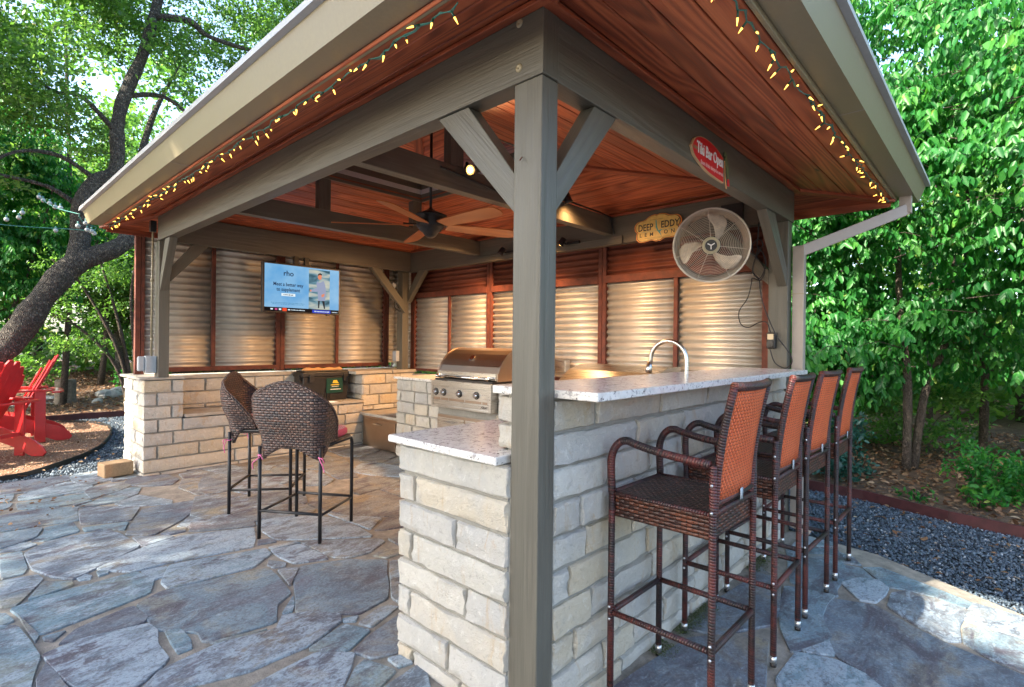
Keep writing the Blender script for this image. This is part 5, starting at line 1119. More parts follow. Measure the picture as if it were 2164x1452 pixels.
    mb = MB(); mb.tube([(-xb, -hd + .002, .895), (xb, -hd + .002, .895)], .0135, 10); P('back_rail', mb, 'cane')
    mb = MB(); mb.obox((.03, -hd - .0165, .896), (1, 0, 0), (0, 1, 0), (0, 0, 1), .014, .001, .022); P('care_tag', mb, 'whitebox')
    return t
st0 = bar_stool()
slabels = ['nearest orange backed wicker bar stool with its whole seat in view', 'second orange backed bar stool from the near post', 'third orange backed bar stool standing between two others at the bar', 'farthest orange backed bar stool nearest the gravel']
for i, (x, y, rz) in enumerate([(2.135, .985, 0), (2.84, .985, 1.0), (3.44, .99, -1.5), (4.08, .985, .5)]):
    o = st0 if i == 0 else copy_tree(st0); o.location = (x, y, gz(y) + .006); o.rotation_euler.z = R(rz); o['label'] = slabels[i]

# ---------------------------------------------------------------- woven tub stools
def tub_stool():
    t = thing('tub_stool', (0, 0, 0), 'x', 'bar stool', 'dark woven tub stools on the patio')
    def P(name, mb, mat, smooth=True, par=None, bevel=0): return mb.build(name, M_[mat], par or t, smooth=smooth, local=True, bevel=bevel)
    h = .235
    for sx in (-1, 1):
        for sy_ in (-1, 1):
            mb = MB()
            if sy_ > 0: mb.tube([(sx * h, h, 0), (sx * h, h, .62)] + [(sx * h, h - .04 * (1 - math.cos(a)), .62 + .05 * math.sin(a)) for a in (.5, 1.0, 1.5)] + [(sx * h, -h + .03, .668)], .0135, 10)
            else: mb.tube([(sx * h, -h, 0), (sx * h, -h, .66)], .0135, 10)
            P('leg', mb, 'black')
        mb = MB(); mb.tube([(sx * h, -h, .19), (sx * h, h, .19)], .010, 8); P('stretcher', mb, 'black')
    for sy_ in (-1, 1):
        mb = MB(); mb.tube([(-h, sy_ * h, .20), (h, sy_ * h, .20)], .011, 8); P('stretcher', mb, 'black')
    mb = MB(); mb.obox((0, 0, .668), (1, 0, 0), (0, 1, 0), (0, 0, 1), h - .004, h - .004, .022); P('seat_frame', mb, 'shell', bevel=.012)
    # shell
    na, nz = 40, 14; vs = []; uvv = []; TM = R(84)
    for i in range(na + 1):
        th = (i / na * 2 - 1) * TM; a = abs(th)
        zb = .685 if a > R(62) else (.565 if a > R(46) else .565 + .10 * math.cos(a / R(46) * math.pi / 2))
        if R(46) < a <= R(62): zb = .565 + (.12) * ((a - R(46)) / R(16))
        ft = max(0, 1 - (a / TM) ** 2.2); zt = .70 + .42 * ft ** .9
        for j in range(nz + 1):
            f = j / nz; z = zb + (zt - zb) * f
            base = .235 / max(abs(math.cos(th)), abs(math.sin(th))); base = min(base, .300)
            k = max(0, min(1, (z - .60) / .42)); flare = .058 * k * k * (3 - 2 * k) + .018 * math.sin(k * 3.0)
            waist = -.018 * math.exp(-((z - .74) / .08) ** 2)
            r_ = base + flare + waist; r_ -= .02 * max(0, (z - 1.0) / .12)
            vs.append((r_ * math.sin(th), -r_ * math.cos(th) - .02 * k, z)); uvv.append((th * .30, z))
    fs = [(i * (nz + 1) + j, (i + 1) * (nz + 1) + j, (i + 1) * (nz + 1) + j + 1, i * (nz + 1) + j + 1) for i in range(na) for j in range(nz)]
    mb = MB(); mb.add(vs, fs, [[uvv[k] for k in f] for f in fs]); o = P('shell', mb, 'shell'); sm = o.modifiers.new('thick', 'SOLIDIFY'); sm.thickness = .022; sm.offset = 0
    mb = MB(); mb.tube([vs[i * (nz + 1) + nz] for i in range(na + 1)], .0165, 8); P('rim', mb, 'shell')
    # cushion
    mb = MB(); w = .236
    def ring(k, z): return [(w * k * (abs(math.cos(a)) ** .45) * (1 if math.cos(a) > 0 else -1), .012 + w * k * (abs(math.sin(a)) ** .45) * (1 if math.sin(a) > 0 else -1), z) for a in [2 * math.pi * q / 24 for q in range(24)]]
    vs = ring(.93, .692) + ring(1.0, .708) + ring(1.0, .738) + ring(.95, .758) + ring(.6, .772) + ring(.05, .775)
    fs = [(i * 24 + k, i * 24 + (k + 1) % 24, (i + 1) * 24 + (k + 1) % 24, (i + 1) * 24 + k) for i in range(5) for k in range(24)] + [tuple(range(23, -1, -1))]
    mb.add(vs, fs); P('cushion', mb, 'cushion')
    for sx in (-1, 1):
        mb = MB(); x = sx * h; mb.tube(spline([(x, -h + .016, .60), (x + sx * .016, -h, .595), (x, -h - .017, .598), (x - sx * .016, -h, .60), (x, -h - .018, .60), (x + .01, -h - .024, .585), (x + sx * .035, -h - .03, .545), (x + sx * .04, -h - .02, .50)], 4), .004, 5)
        mb.tube(spline([(x, -h - .018, .60), (x + .03, -h - .035, .60), (x + .045, -h - .03, .57)], 3), .004, 5); P('ribbon_tie', mb, 'pink')
    return t
tb0 = tub_stool(); tb0.location = (1.895, 3.83, gz(3.83) + .006); tb0.rotation_euler.z = R(33 - 90); tb0['label'] = 'nearer woven tub stool with its rounded back turned to the camera'
o = copy_tree(tb0); o.location = (1.93, 4.60, gz(4.6) + .006); o.rotation_euler.z = R(-39 - 90); o['label'] = 'farther woven tub stool seen side on with its pink cushion showing'

# ---------------------------------------------------------------- red garden chairs
def red_chair():
    t = thing('garden_chair', (0, 0, 0), 'x', 'garden chair', 'red slatted garden chairs on the gravel circle')
    def P(name, mb, bevel=.005, par=None): return mb.build(name, M_['redpaint'], par or t, bevel=bevel, local=True)
    for sx in (-1, 1):
        x = sx * .27
        pr = [(.40, .30), (.40, .42), (.33, .435), (.0, .33), (-.25, .24), (-.42, .17), (-.52, .10), (-.55, .04), (-.52, 0), (-.40, .0), (-.2, .10), (.1, .20), (.30, .27)]
        mb = MB(); mb.prism([(x, a, b) for a, b in pr], (.022, 0, 0)); P('side_rail', mb)
        mb = MB(); mb.box(x + sx * .03 - .012, x + sx * .03 + .012, .28, .39, 0, .60); P('front_leg', mb)
        mb = MB(); mb.box(x + sx * .03 - .012, x + sx * .03 + .012, -.30, -.20, .0, .60); P('rear_leg', mb)
        mb = MB(); mb.prism([(x + sx * .05 - .012, .27, .595), (x + sx * .05 - .012, .27, .46), (x + sx * .05 - .012, .23, .47), (x + sx * .05 - .012, .19, .595)], (.02, 0, 0)); P('arm_bracket', mb)
        arm = [(x - sx * .05, -.36), (x - sx * .04, .44), (x + sx * .03, .47), (x + sx * .11, .43), (x + sx * .11, .1), (x + sx * .07, -.36)]
        mb = MB(); mb.prism([(a, b, .601) for a, b in (arm if sx < 0 else arm[::-1])], (0, 0, .022)); P('armrest', mb)
    for k in range(6):
        y = .39 - k * .085; z = .44 - k * .026 - (.0 if k else .004); mb = MB(); mb.obox((0, y, z), (1, 0, 0), (0, 1, .30), (0, -.30, 1), .262, .036, .010); P('seat_slat', mb, .003)
    up = Vector((0, -.42, .91)).normalized(); B = Vector((0, -.10, .28)); fwd = Vector((0, .91, .42)).normalized()
    for k in range(7):
        u = k - 3; x0 = u * .072; xt = u * .094; L = .86 - .026 * u * u; w0, w1 = .033, .043
        pl = []
        for f, w in ((0, w0), (.9, w1)): pl.append((x0 + (xt - x0) * f, f * L, w))
        (xa, la, wa), (xb_, lb_, wb) = pl
        dz = -.02 * u; poly = [Vector((xa - wa, 0, 0)) + up * la + B, Vector((xa + wa, 0, 0)) + up * la + B, Vector((xb_ + wb, 0, 0)) + up * (lb_ + (dz if u > 0 else 0)) + B, Vector((xb_ + wb * .5, 0, 0)) + up * (lb_ + .045) + B, Vector((xb_ - wb * .5, 0, 0)) + up * (lb_ + .045) + B, Vector((xb_ - wb, 0, 0)) + up * (lb_ + (-dz if u < 0 else 0)) + B]
        cup = fwd * (.006 * u * u); mb = MB(); mb.prism([p + cup for p in poly], fwd * .018); P('back_slat', mb, .003)
    crv = [(-.34, -.35), (-.2, -.39), (0, -.405), (.2, -.39), (.34, -.35), (.34, -.43), (.2, -.475), (0, -.49), (-.2, -.475), (-.34, -.43)]
    mb = MB(); mb.prism([(a, b, .578) for a, b in crv], (0, 0, .021)); P('back_brace', mb)
    mb = MB(); mb.box(-.248, .248, -.30, -.25, .22, .26); P('stretcher', mb); mb = MB(); mb.box(-.25, .25, .37, .392, .30, .40); P('front_apron', mb)
    return t
rc = red_chair()
for i, (x, y, az, lab) in enumerate([(.62, 9.16, 178, 'red slatted chair seen in profile with its back leaning towards the pavilion'), (.22, 8.11, 133, 'nearest red slatted chair cropped by the left edge with its round back to the camera'), (.33, 10.35, -98, 'farthest red slatted chair facing the camera below the oak limb')]):
    o = rc if i == 0 else copy_tree(rc); o.location = (x, y, gz(y) + .0); o.rotation_euler.z = R(az - 90); o.scale = (1.06, 1.06, 1.06); o['label'] = lab

# ---------------------------------------------------------------- string lights
def string_lights(name, label, pts_fn, n, seed, parentloc):
    rnd = random.Random(seed); t = thing(name, parentloc, label, 'string lights')
    wire = []; bulbs = []
    for k in range(n * 2 + 1):
        f = k / (n * 2); p = pts_fn(f); j = Vector((rnd.uniform(-.010, .010), rnd.uniform(-.010, .010), rnd.uniform(-.014, .004))); wire.append(p + j)
    mb = MB(); mb.tube(wire, 0.0025, 5); mb.tube([w + Vector((rnd.uniform(-.006, .006), rnd.uniform(-.006, .006), rnd.uniform(-.006, .006))) for w in wire], 0.002, 5); mb.build('wire', M_['wireg'], t, smooth=True)
    me_s = me_b = None
    for k in range(n):
        p = wire[2 * k + 1]
        if me_b is None:
            mb = MB(); mb.tube([(0, 0, 0), (0, 0, .024)], [.0038, .0045], 8); me_s = mb.mesh('socket', M_['socket'], True)
            mb = MB(); mb.tube([(0, 0, .022), (0, 0, .034), (0, 0, .050)], [.0040, .0033, .0008], 8); me_b = mb.mesh('bulb', M_['bulb'], True)
        d = Vector((rnd.uniform(-1, 1), rnd.uniform(-1, 1), rnd.uniform(-1.3, .05))).normalized()
        b = link('bulb', me_b, t, True); b.location = p - Vector(parentloc); b.rotation_euler = d.to_track_quat('Z', 'Y').to_euler()
        s_ = link('socket', me_s, b, True)
    return t
string_lights('string_lights', 'green wired mini lights along the left gutter edge', lambda f: Vector((1.18, 1.35 + f * 5.35, 2.513)), 66, 3, (1.18, 4.0, 2.51))
string_lights('string_lights', 'green wired mini lights along the gutter above the bar stools', lambda f: Vector((1.45 + f * 3.60, .665, 2.508)), 44, 4, (3.2, .66, 2.5))
gs = thing('globe_lights', (1.1, 7.9, 2.9), 'string of clear round globe bulbs hung from the roof corner across the oak', 'string lights')
gp_ = spline([(-1.6, 8.2, 2.62), (-.2, 8.1, 2.60), (.55, 8.0, 2.60), (.95, 7.9, 2.62), (1.18, 7.7, 2.61), (1.2, 7.5, 2.62), (1.05, 7.2, 2.60), (.98, 7.0, 2.63)], 6)
mb = MB(); mb.tube(gp_, .005, 5); mb.tube(spline([(.98, 6.95, 2.64), (.86, 7.4, 2.75), (.80, 7.9, 2.90), (.78, 8.2, 3.0)], 6), .005, 5); mb.build('wire', M_['wireg'], gs, smooth=True)
me_g = None
for k, p in enumerate([(.78, 8.15, 2.99), (.80, 8.0, 2.93), (.83, 7.75, 2.86), (.86, 7.6, 2.80), (.88, 7.4, 2.76), (.60, 8.0, 2.70), (.62, 7.9, 2.74), (1.0, 7.2, 2.56), (1.1, 7.35, 2.555), (1.16, 7.5, 2.57), (1.2, 7.6, 2.565), (.35, 8.05, 2.56), (.9, 7.9, 2.59), (.05, 8.1, 2.55), (1.05, 7.1, 2.585), (.5, 8.0, 2.66)]):
    if me_g is None:
        mb = MB(); mb.ball((0, 0, 0), .024, 12, 8); me_g = mb.mesh('globe', M_['globe'], True); mb = MB(); mb.tube([(0, 0, .02), (0, 0, .045)], .009, 8); me_s = mb.mesh('socket', M_['wireg'], True)
    b = link('globe', me_g, gs, True); b.location = Vector(p) - Vector((1.1, 7.9, 2.9)); link('socket', me_s, b, True)

# ---------------------------------------------------------------- vegetation
def leaf_mesh(name, pos, axis, nor, size, width, mat, quad=True, fold=.18, curl=.0):
    n = len(pos); axis = axis / np.linalg.norm(axis, axis=1, keepdims=True)
    side = np.cross(axis, nor); side /= (np.linalg.norm(side, axis=1, keepdims=True) + 1e-9); nr = np.cross(side, axis)
    L = size[:, None]; Wd = (size * width)[:, None] / 2; f = fold * Wd * 2
    if quad:
        pts = [pos, pos + axis * L * .32 + side * Wd + nr * f, pos + axis * L * .68 + side * Wd * .85 + nr * (f - curl * L), pos + axis * L - nr * curl * 2.2 * L, pos + axis * L * .68 - side * Wd * .85 + nr * (f - curl * L), pos + axis * L * .32 - side * Wd + nr * f]
        V = np.stack(pts, 1).reshape(-1, 3); base = np.arange(n)[:, None] * 6
        Fc = np.concatenate([base + np.array([0, 1, 2, 3]), base + np.array([0, 3, 4, 5])], 1).reshape(-1, 4); k = 6; npoly = 2
    else:
        pts = [pos, pos + axis * L * .5 + side * Wd, pos + axis * L, pos + axis * L * .5 - side * Wd]
        V = np.stack(pts, 1).reshape(-1, 3); Fc = (np.arange(n)[:, None] * 4 + np.array([0, 1, 2, 3])); k = 4; npoly = 1
    me = bpy.data.meshes.new(name); me.vertices.add(len(V)); me.vertices.foreach_set('co', V.astype(np.float32).ravel())
    me.loops.add(Fc.size); me.loops.foreach_set('vertex_index', Fc.astype(np.int32).ravel()); me.polygons.add(len(Fc)); me.polygons.foreach_set('loop_start', (np.arange(len(Fc)) * 4).astype(np.int32))
    try: me.polygons.foreach_set('loop_total', np.full(len(Fc), 4, np.int32))
    except Exception: pass
    at = me.attributes.new('tint', 'FLOAT', 'POINT'); blk_ = np.repeat(RNG.beta(1.6, 1.8, n // 12 + 1), 12)[:n]; tint = np.clip(.5 * RNG.beta(1.4, 1.9, n) + .5 * blk_ + (RNG.random(n) > .985) * .5, 0, 1); at.data.foreach_set('value', np.repeat(tint, k).astype(np.float32))
    me.materials.append(mat); me.update(calc_edges=True); me.validate(); return me
def blob_points(n, clusters):      # clusters: (cx,cy,cz,rx,ry,rz)
    C = np.array(clusters); vol = (C[:, 3] * C[:, 4] * C[:, 5]) ** .8; idx = RNG.choice(len(C), n, p=vol / vol.sum())
    d = RNG.normal(size=(n, 3)); d /= np.linalg.norm(d, axis=1, keepdims=True); r = RNG.random(n) ** .45
    return C[idx, :3] + d * r[:, None] * C[idx, 3:]
def sub_clusters(c, k, fr=.3, seed=0, keep=None):
    rg = np.random.default_rng(seed); out = []
    for cx, cy, cz, rx, ry, rz in c:
        for _ in range(k):
            d = rg.normal(size=3); d /= np.linalg.norm(d); r = rg.random() ** .33; s = fr * rg.uniform(.6, 1.3)
            out.append((cx + d[0] * r * rx, cy + d[1] * r * ry, cz + d[2] * r * rz, rx * s, ry * s, rz * s * .8))
    return out
def crown_leaves(name, parent, clusters, n, size, width, mat, per=7, quad=False, droop=.2, twig=.16, gap=None):
    nt_ = n // per; base = blob_points(nt_, clusters); td = RNG.normal(size=(nt_, 3)); td[:, 2] = td[:, 2] * .5; td /= np.linalg.norm(td, axis=1, keepdims=True)
    k = np.tile(np.arange(per), nt_); ti = np.repeat(np.arange(nt_), per)
    pos = base[ti] + td[ti] * (k[:, None] / per * twig) + RNG.normal(size=(nt_ * per, 3)) * .012
    ax = td[ti] * .6 + RNG.normal(size=(nt_ * per, 3)) * .6; ax[:, 2] -= droop; nor = RNG.normal(size=(nt_ * per, 3)) * .7 + np.array([0, 0, 1.0])
    sz_ = size * RNG.uniform(.65, 1.25, nt_ * per)
    if gap is not None:
        keep = np.ones(len(pos), bool)
        for g0, gr_ in gap:
            d = pos - np.array(g0); sdv = np.array(sdir); q = d - (d @ sdv)[:, None] * sdv; keep &= np.linalg.norm(q, axis=1) > gr_
        pos, ax, nor, sz_ = pos[keep], ax[keep], nor[keep], sz_[keep]
    me = leaf_mesh(name, pos, ax, nor, sz_, width, mat, quad); return link(name, me, parent)
def broad_crown(name, parent, clusters, n, size, mat, per=12, exclude=None):
    nt_ = n // per; base = blob_points(nt_, clusters); a = RNG.uniform(0, 2 * math.pi, nt_); td = np.stack([np.cos(a), np.sin(a), RNG.uniform(-.35, .25, nt_)], 1)
    k = np.tile(np.arange(per), nt_); ti = np.repeat(np.arange(nt_), per); f = (k // 2) / (per / 2)
    tw = .45; pos = base[ti] + td[ti] * (f[:, None] * tw); pos[:, 2] -= f ** 2 * .13
    sd = np.stack([-td[ti][:, 1], td[ti][:, 0], np.zeros(len(ti))], 1) * np.where(k % 2 == 0, 1, -1)[:, None]
    ax = sd * .55 + td[ti] * .35 + np.array([0, 0, -1.0]) * RNG.uniform(.6, 1.7, len(ti))[:, None] + RNG.normal(size=(len(ti), 3)) * .18
    nor = -sd * .4 + td[ti] * .2 + np.array([0, 0, 1.0]) * .6 + RNG.normal(size=(len(ti), 3)) * .25
    nor = nor + np.array([-.45, -.2, .1]); sz_ = size * RNG.uniform(.45, 1.3, len(ti))
    if exclude is not None:
        keep = ~exclude(pos); pos, ax, nor, sz_ = pos[keep], ax[keep], nor[keep], sz_[keep]
    me = leaf_mesh(name, pos, ax, nor, sz_, .42, mat, True, .18, .06); return link(name, me, parent), (base, td)
def trunk_mesh(name, parent, pts, radii, mat, seg=12, rough=.12, sub=6):
    P_ = spline(pts, sub); n = len(P_); rr = [np.interp(i / (n - 1), np.linspace(0, 1, len(radii)), radii) for i in range(n)]
    mb = MB(); mb.tube(P_, rr, seg); rg = random.Random(len(pts) * 7 + int(radii[0] * 1000))
    for i in range(len(mb.v)):
        v = Vector(mb.v[i]); q = mathnoise(v * 3.1) * rough; c = P_[min(i // seg, n - 1)]; d = v - c
        mb.v[i] = tuple(c + d * (1 + q + mathnoise(v * 9) * rough * .6))
    return mb.build(name, mat, parent, smooth=True)
from mathutils import noise as mnoise
def mathnoise(v): return mnoise.noise(v) * 1.6

# live oak reaching over the chairs
oak = thing('oak_tree', (-.9, 8.7, 0), 'old live oak with a thick leaning limb arching over the red chairs', 'tree')
trunk_mesh('trunk', oak, [(-1.1, 8.8, -.2), (-.75, 8.7, .35), (-.2, 8.6, .75), (.26, 8.5, 1.0), (.57, 8.5, 1.33), (.79, 8.5, 1.73), (.98, 8.5, 2.06), (1.16, 8.5, 2.31)], [.30, .24, .18, .15, .14, .145, .135, .115], M_['oakbark'], 22)
trunk_mesh('limb', oak, [(1.02, 8.5, 2.15), (1.2, 8.5, 2.33), (1.37, 8.5, 2.42), (1.59, 8.5, 2.56), (1.8, 8.6, 2.78), (2.1, 8.9, 3.1), (2.6, 9.3, 3.7), (3.2, 9.6, 4.8)], [.125, .12, .118, .105, .09, .08, .05, .015], M_['oakbark'], 16)
trunk_mesh('limb', oak, [(1.15, 8.5, 2.25), (1.22, 8.6, 2.66), (1.23, 8.6, 3.02), (1.36, 8.6, 3.38), (1.57, 8.6, 3.59), (1.59, 8.6, 4.15), (1.66, 8.6, 4.58), (1.85, 8.6, 5.19), (1.99, 8.6, 5.83), (2.12, 8.6, 6.49), (2.3, 8.7, 7.4)], [.11, .108, .10, .09, .085, .08, .078, .07, .065, .06, .04], M_['oakbark'], 14)
trunk_mesh('limb', oak, [(1.60, 8.55, 2.56), (1.74, 8.6, 2.9), (1.85, 8.8, 3.6), (2.1, 9.1, 4.6), (2.5, 9.3, 5.6)], [.085, .07, .055, .035, .012], M_['oakbark'], 12)
trunk_mesh('limb', oak, [(1.98, 8.6, 5.8), (2.36, 8.4, 5.82), (2.6, 8.4, 5.72), (3.12, 8.4, 5.75), (3.7, 8.4, 5.85)], [.06, .045, .035, .03, .02], M_['oakbark'], 8)
trunk_mesh('limb', oak, [(-.3, 8.6, .8), (-.6, 9.0, 2.0), (-.3, 9.4, 3.4), (.2, 9.5, 4.4), (.52, 9.5, 5.4)], [.2, .16, .13, .10, .05], M_['oakbark'], 12)
for pts in ([(.52, 9.5, 5.5), (.70, 9.5, 5.36), (.86, 9.5, 5.2), (.84, 9.5, 4.86), (.86, 9.5, 4.4)], [(1.57, 8.6, 4.1), (1.2, 8.5, 4.4), (.9, 8.3, 4.3), (.6, 8.2, 4.5)], [(1.66, 8.6, 4.6), (2.1, 8.5, 4.7), (2.5, 8.4, 4.4), (2.7, 8.3, 4.1)], [(1.4, 8.6, 3.4), (1.0, 8.5, 3.6), (.6, 8.3, 3.5), (.3, 8.2, 3.2)], [(1.25, 8.6, 3.0), (.9, 8.7, 3.25), (.3, 8.6, 3.3), (-.2, 8.5, 3.6)]):
    trunk_mesh('branch', oak, pts, [.035, .028, .02, .01], M_['oakbark'], 6, sub=4)
oc = sub_clusters([(.3, 9.0, 5.2, 1.7, 1.3, 1.4), (2.2, 9.2, 5.6, 1.8, 1.2, 1.3), (1.2, 8.8, 7.2, 2.4, 1.6, 1.3), (.2, 8.8, 3.9, 1.2, .9, .7), (3.9, 9.0, 6.6, 1.5, 1.2, 1.2), (-1.8, 9.2, 5.4, 1.8, 1.5, 1.8), (2.2, 9.4, 4.0, .9, .7, .7)], 20, .32, 5)
crown_leaves('crown', oak, oc, 120000, .066, .48, M_['oakleaf'], 9, False, .2, .24)

# saplings and brush at the left
def small_tree(name, label, stems, clusters, n, size, mat, group=None, broad=False, cat='tree', r0=.035, bark_='stem'):
    t = thing(name, (stems[0][0][0], stems[0][0][1], stems[0][0][2]), label, cat, group)
    for s_ in stems: trunk_mesh('trunk', t, s_, [r0, r0 * .85, r0 * .6, r0 * .3], M_[bark_], 8, sub=5)
    if broad: broad_crown('crown', t, clusters, n, size, mat)
    else: crown_leaves('crown', t, clusters, n, size, .5, mat, 7, False, .3, .22)
    return t
small_tree('sapling', 'spindly multi stemmed sapling fanning out beside the metal screen', [[(2.35, 11.2, .05), (2.2, 11, 1.0), (2.0, 11, 1.97), (1.75, 11, 2.9)], [(2.4, 11.3, .05), (2.3, 11, 1.2), (2.25, 11, 2.2), (2.4, 11, 3.2)], [(2.3, 11.2, .05), (2.05, 11, .9), (1.6, 11, 1.5), (1.0, 10.9, 1.9)], [(2.3, 11.2, .1), (2.1, 11, 1.1), (1.6, 11, 2.2), (1.2, 10.9, 2.6)]],
           sub_clusters([(1.7, 11.2, 2.2, .8, .6, .7), (2.4, 11.4, 2.9, .7, .5, .8), (1.4, 11.1, 1.4, .6, .5, .35)], 9, .33, 8), 5200, .055, M_['oakleaf'])
small_tree('shrub_tree', 'leafy green tree behind the oak limb at the left edge', [[(.2, 12.6, .1), (.1, 12.6, 1.4), (.3, 12.6, 3), (.2, 12.7, 4.8)], [(.4, 12.7, .1), (.8, 12.6, 1.6), (1.2, 12.8, 3.0), (1.5, 12.8, 4.6)]],
           sub_clusters([(.1, 12.7, 2.6, 1.2, .7, 1.1), (.2, 12.8, 4.4, 1.5, .9, 1.2), (1.5, 13.0, 3.8, 1.1, .8, 1.2), (1.0, 12.7, 2.3, .8, .6, .5)], 20, .34, 9), 30000, .10, M_['ligleaf'], broad=True)
for i, (x, y, rz_, hh, lab) in enumerate([(3.4, 17.5, 2.4, 6.5, 'slender grey trunked tree standing in the sunlit clearing'), (5.0, 19, 2.6, 7.5, 'tall loose crowned tree behind the metal screen'), (.9, 18.5, 2.6, 7, 'loose crowned tree beyond the stump at far left'), (2.2, 24, 3.4, 9, 'broad pale green tree far behind the clearing'), (7.5, 17, 3.0, 8.5, 'dense green tree behind the pavilion roof'), (10.5, 14.5, 3.0, 8.0, 'dense tree behind the back screen corner'), (-1.6, 14.5, 2.6, 7.5, 'tree outside the left edge with a low dark crown'), (5.2, 13.2, 1.9, 5.6, 'small bushy tree close behind the left metal screen')]):
    z0 = gfun(x, y); rnd = random.Random(90 + i)
    t = thing('woodland_tree', (x, y, z0), lab, 'tree', 'woodland trees behind the pavilion')
    trunk_mesh('trunk', t, [(x, y, z0 - .2), (x + rnd.uniform(-.2, .2), y, z0 + 1.6), (x + rnd.uniform(-.5, .5), y, z0 + 3.4), (x + rnd.uniform(-.6, .6), y, z0 + hh * .8)], [.13, .11, .09, .03], M_['oakbark'], 9)
    trunk_mesh('limb', t, [(x, y, z0 + 1.5), (x + rnd.choice([-.9, .9]), y, z0 + 3.0), (x + rnd.choice([-1.6, 1.6]), y + .3, z0 + 4.6)], [.06, .045, .015], M_['oakbark'], 7)
    cl2 = sub_clusters([(x, y, z0 + hh * .62, rz_ * .95, rz_ * .7, hh * .33), (x + rnd.uniform(-1, 1), y, z0 + hh * .35, rz_ * .7, rz_ * .5, hh * .13)], 34, .30, 20 + i)
    crown_leaves('crown', t, cl2, 24000, .13, .5, M_['farleaf'], 7, False, .2, .35)

# broad leaved shrubs on the right
rt = [(8.24, .88, 'twin stemmed broad leaved shrub tree right behind the far bar stool', [[(0, 0, 0), (.02, .0, 1.2), (.05, .1, 2.3), (0, .1, 3.8)], [(.18, -.05, 0), (.3, -.15, 1.0), (.62, -.35, 1.8), (.9, -.4, 3.4)]], [(.0, .3, 3.3, 1.2, 1.2, 1.7), (.2, -.3, 5.4, 1.3, 1.3, 1.5), (.2, .8, 1.75, .9, .8, .7), (.6, -.5, 2.0, .9, .6, .6), (.4, .6, 1.2, .7, .6, .4)]),
      (7.75, -.35, 'dark trunked broad leaved tree at the right edge', [[(0, 0, 0), (.02, -.03, 1.2), (0, -.08, 2.4), (.1, -.2, 4.5)]], [(-.1, -.3, 3.2, 1.1, 1.1, 1.2), (0, -.6, 5.0, 1.3, 1.5, 1.6), (.4, -1.6, 3.0, 1.2, 1.2, 2.0)]),
      (7.9, 2.35, 'tangled broad leaved shrub seen past the right post', [[(0, 0, 0), (.1, 0, 1.2), (0, .1, 2.6), (.2, 0, 4)], [(.2, .2, 0), (.3, .3, 1.3), (.5, .4, 2.4), (.4, .5, 4.2)], [(-.2, -.3, 0), (-.2, -.35, 1.4), (-.1, -.4, 2.4), (0, -.5, 3.5)]], [(0, 0, 2.0, 1.0, 1.1, 1.1), (.2, .1, 3.9, 1.3, 1.3, 1.4), (.2, .2, 5.9, 1.3, 1.3, 1.3)]),
      (9.9, .2, 'broad leaved tree in the second row behind the gravel', [[(0, 0, 0), (.1, 0, 1.5), (0, .2, 3.2), (.2, .1, 5.6)]], [(0, .3, 3.4, 1.7, 1.7, 1.8), (0, -.3, 6.2, 1.9, 1.9, 1.9), (.2, 0, 1.6, 1.5, 1.6, .6)]),
      (9.6, 3.4, 'broad leaved tree behind the back of the bar', [[(0, 0, 0), (.1, 0, 1.5), (.1, .2, 3.2), (.2, .1, 5.6)]], [(0, .3, 2.6, 1.5, 1.6, 1.9), (0, -.3, 5.8, 1.8, 1.9, 2.0), (0, -.3, 1.3, 1.4, 1.4, .7)]),
      (9.5, -2.6, 'broad leaved tree outside the right edge of the view', [[(0, 0, 0), (.1, 0, 1.5), (.1, .2, 3.2), (.2, .1, 5.6)]], [(0, .3, 2.8, 1.5, 1.6, 2.0), (0, -.3, 6.0, 1.8, 1.9, 2.0)])]
me_leaf = None
for i, (x, y, lab, stems, cl0) in enumerate(rt):
    z0 = gfun(x, y) - .05; t = thing('broadleaf_tree', (x, y, z0), lab, 'tree', 'broad leaved shrub trees beside the gravel')
    for s_ in stems: trunk_mesh('trunk', t, [(a + x, b + y, c + z0) for a, b, c in s_], [.055, .045, .034, .015], M_['stem'], 10)
    near = i < 3
    cl3 = sub_clusters([(a + x, b + y, c + z0, d, e, f) for a, b, c, d, e, f in cl0], 26 if near else 24, .36, 40 + i)
    o, (bs, td) = broad_crown('crown', t, cl3, 26000 if near else 20000, .112, M_['ligleaf'])
    rg = np.random.default_rng(60 + i)
    mbt = MB()
    for k in rg.choice(len(bs), 300 if near else 60, replace=False):
        p = Vector(bs[k]); d = Vector(td[k]); mbt.tube([p - d * .35 - Vector((0, 0, .1)), p, p + d * .22 - Vector((0, 0, .03)), p + d * .45 - Vector((0, 0, .13))], [.006, .0045, .003, .0015], 5)
    prop(mbt.build('twigs', M_['stem'], t, smooth=True), kind='stuff')
    if near:            # the leaves nearest the viewer, one by one
        if me_leaf is None:
            me_leaf = leaf_mesh('leaf', np.zeros((1, 3)), np.array([[0, 0, -1.0]]), np.array([[0, -1.0, 0]]), np.array([.125]), .44, M_['ligleaf'], True, .16, .05)
        pts = blob_points(90, [(c[0] - .55, c[1] - .1, c[2], c[3], c[4], c[5]) for c in cl3])
        for q in pts:
            l = link('leaf', me_leaf, t, True); l.location = Vector(q) - Vector((x, y, z0)); l.rotation_euler = (rg.uniform(-.6, .6), rg.uniform(-.6, .6), rg.uniform(-2.6, -.6))
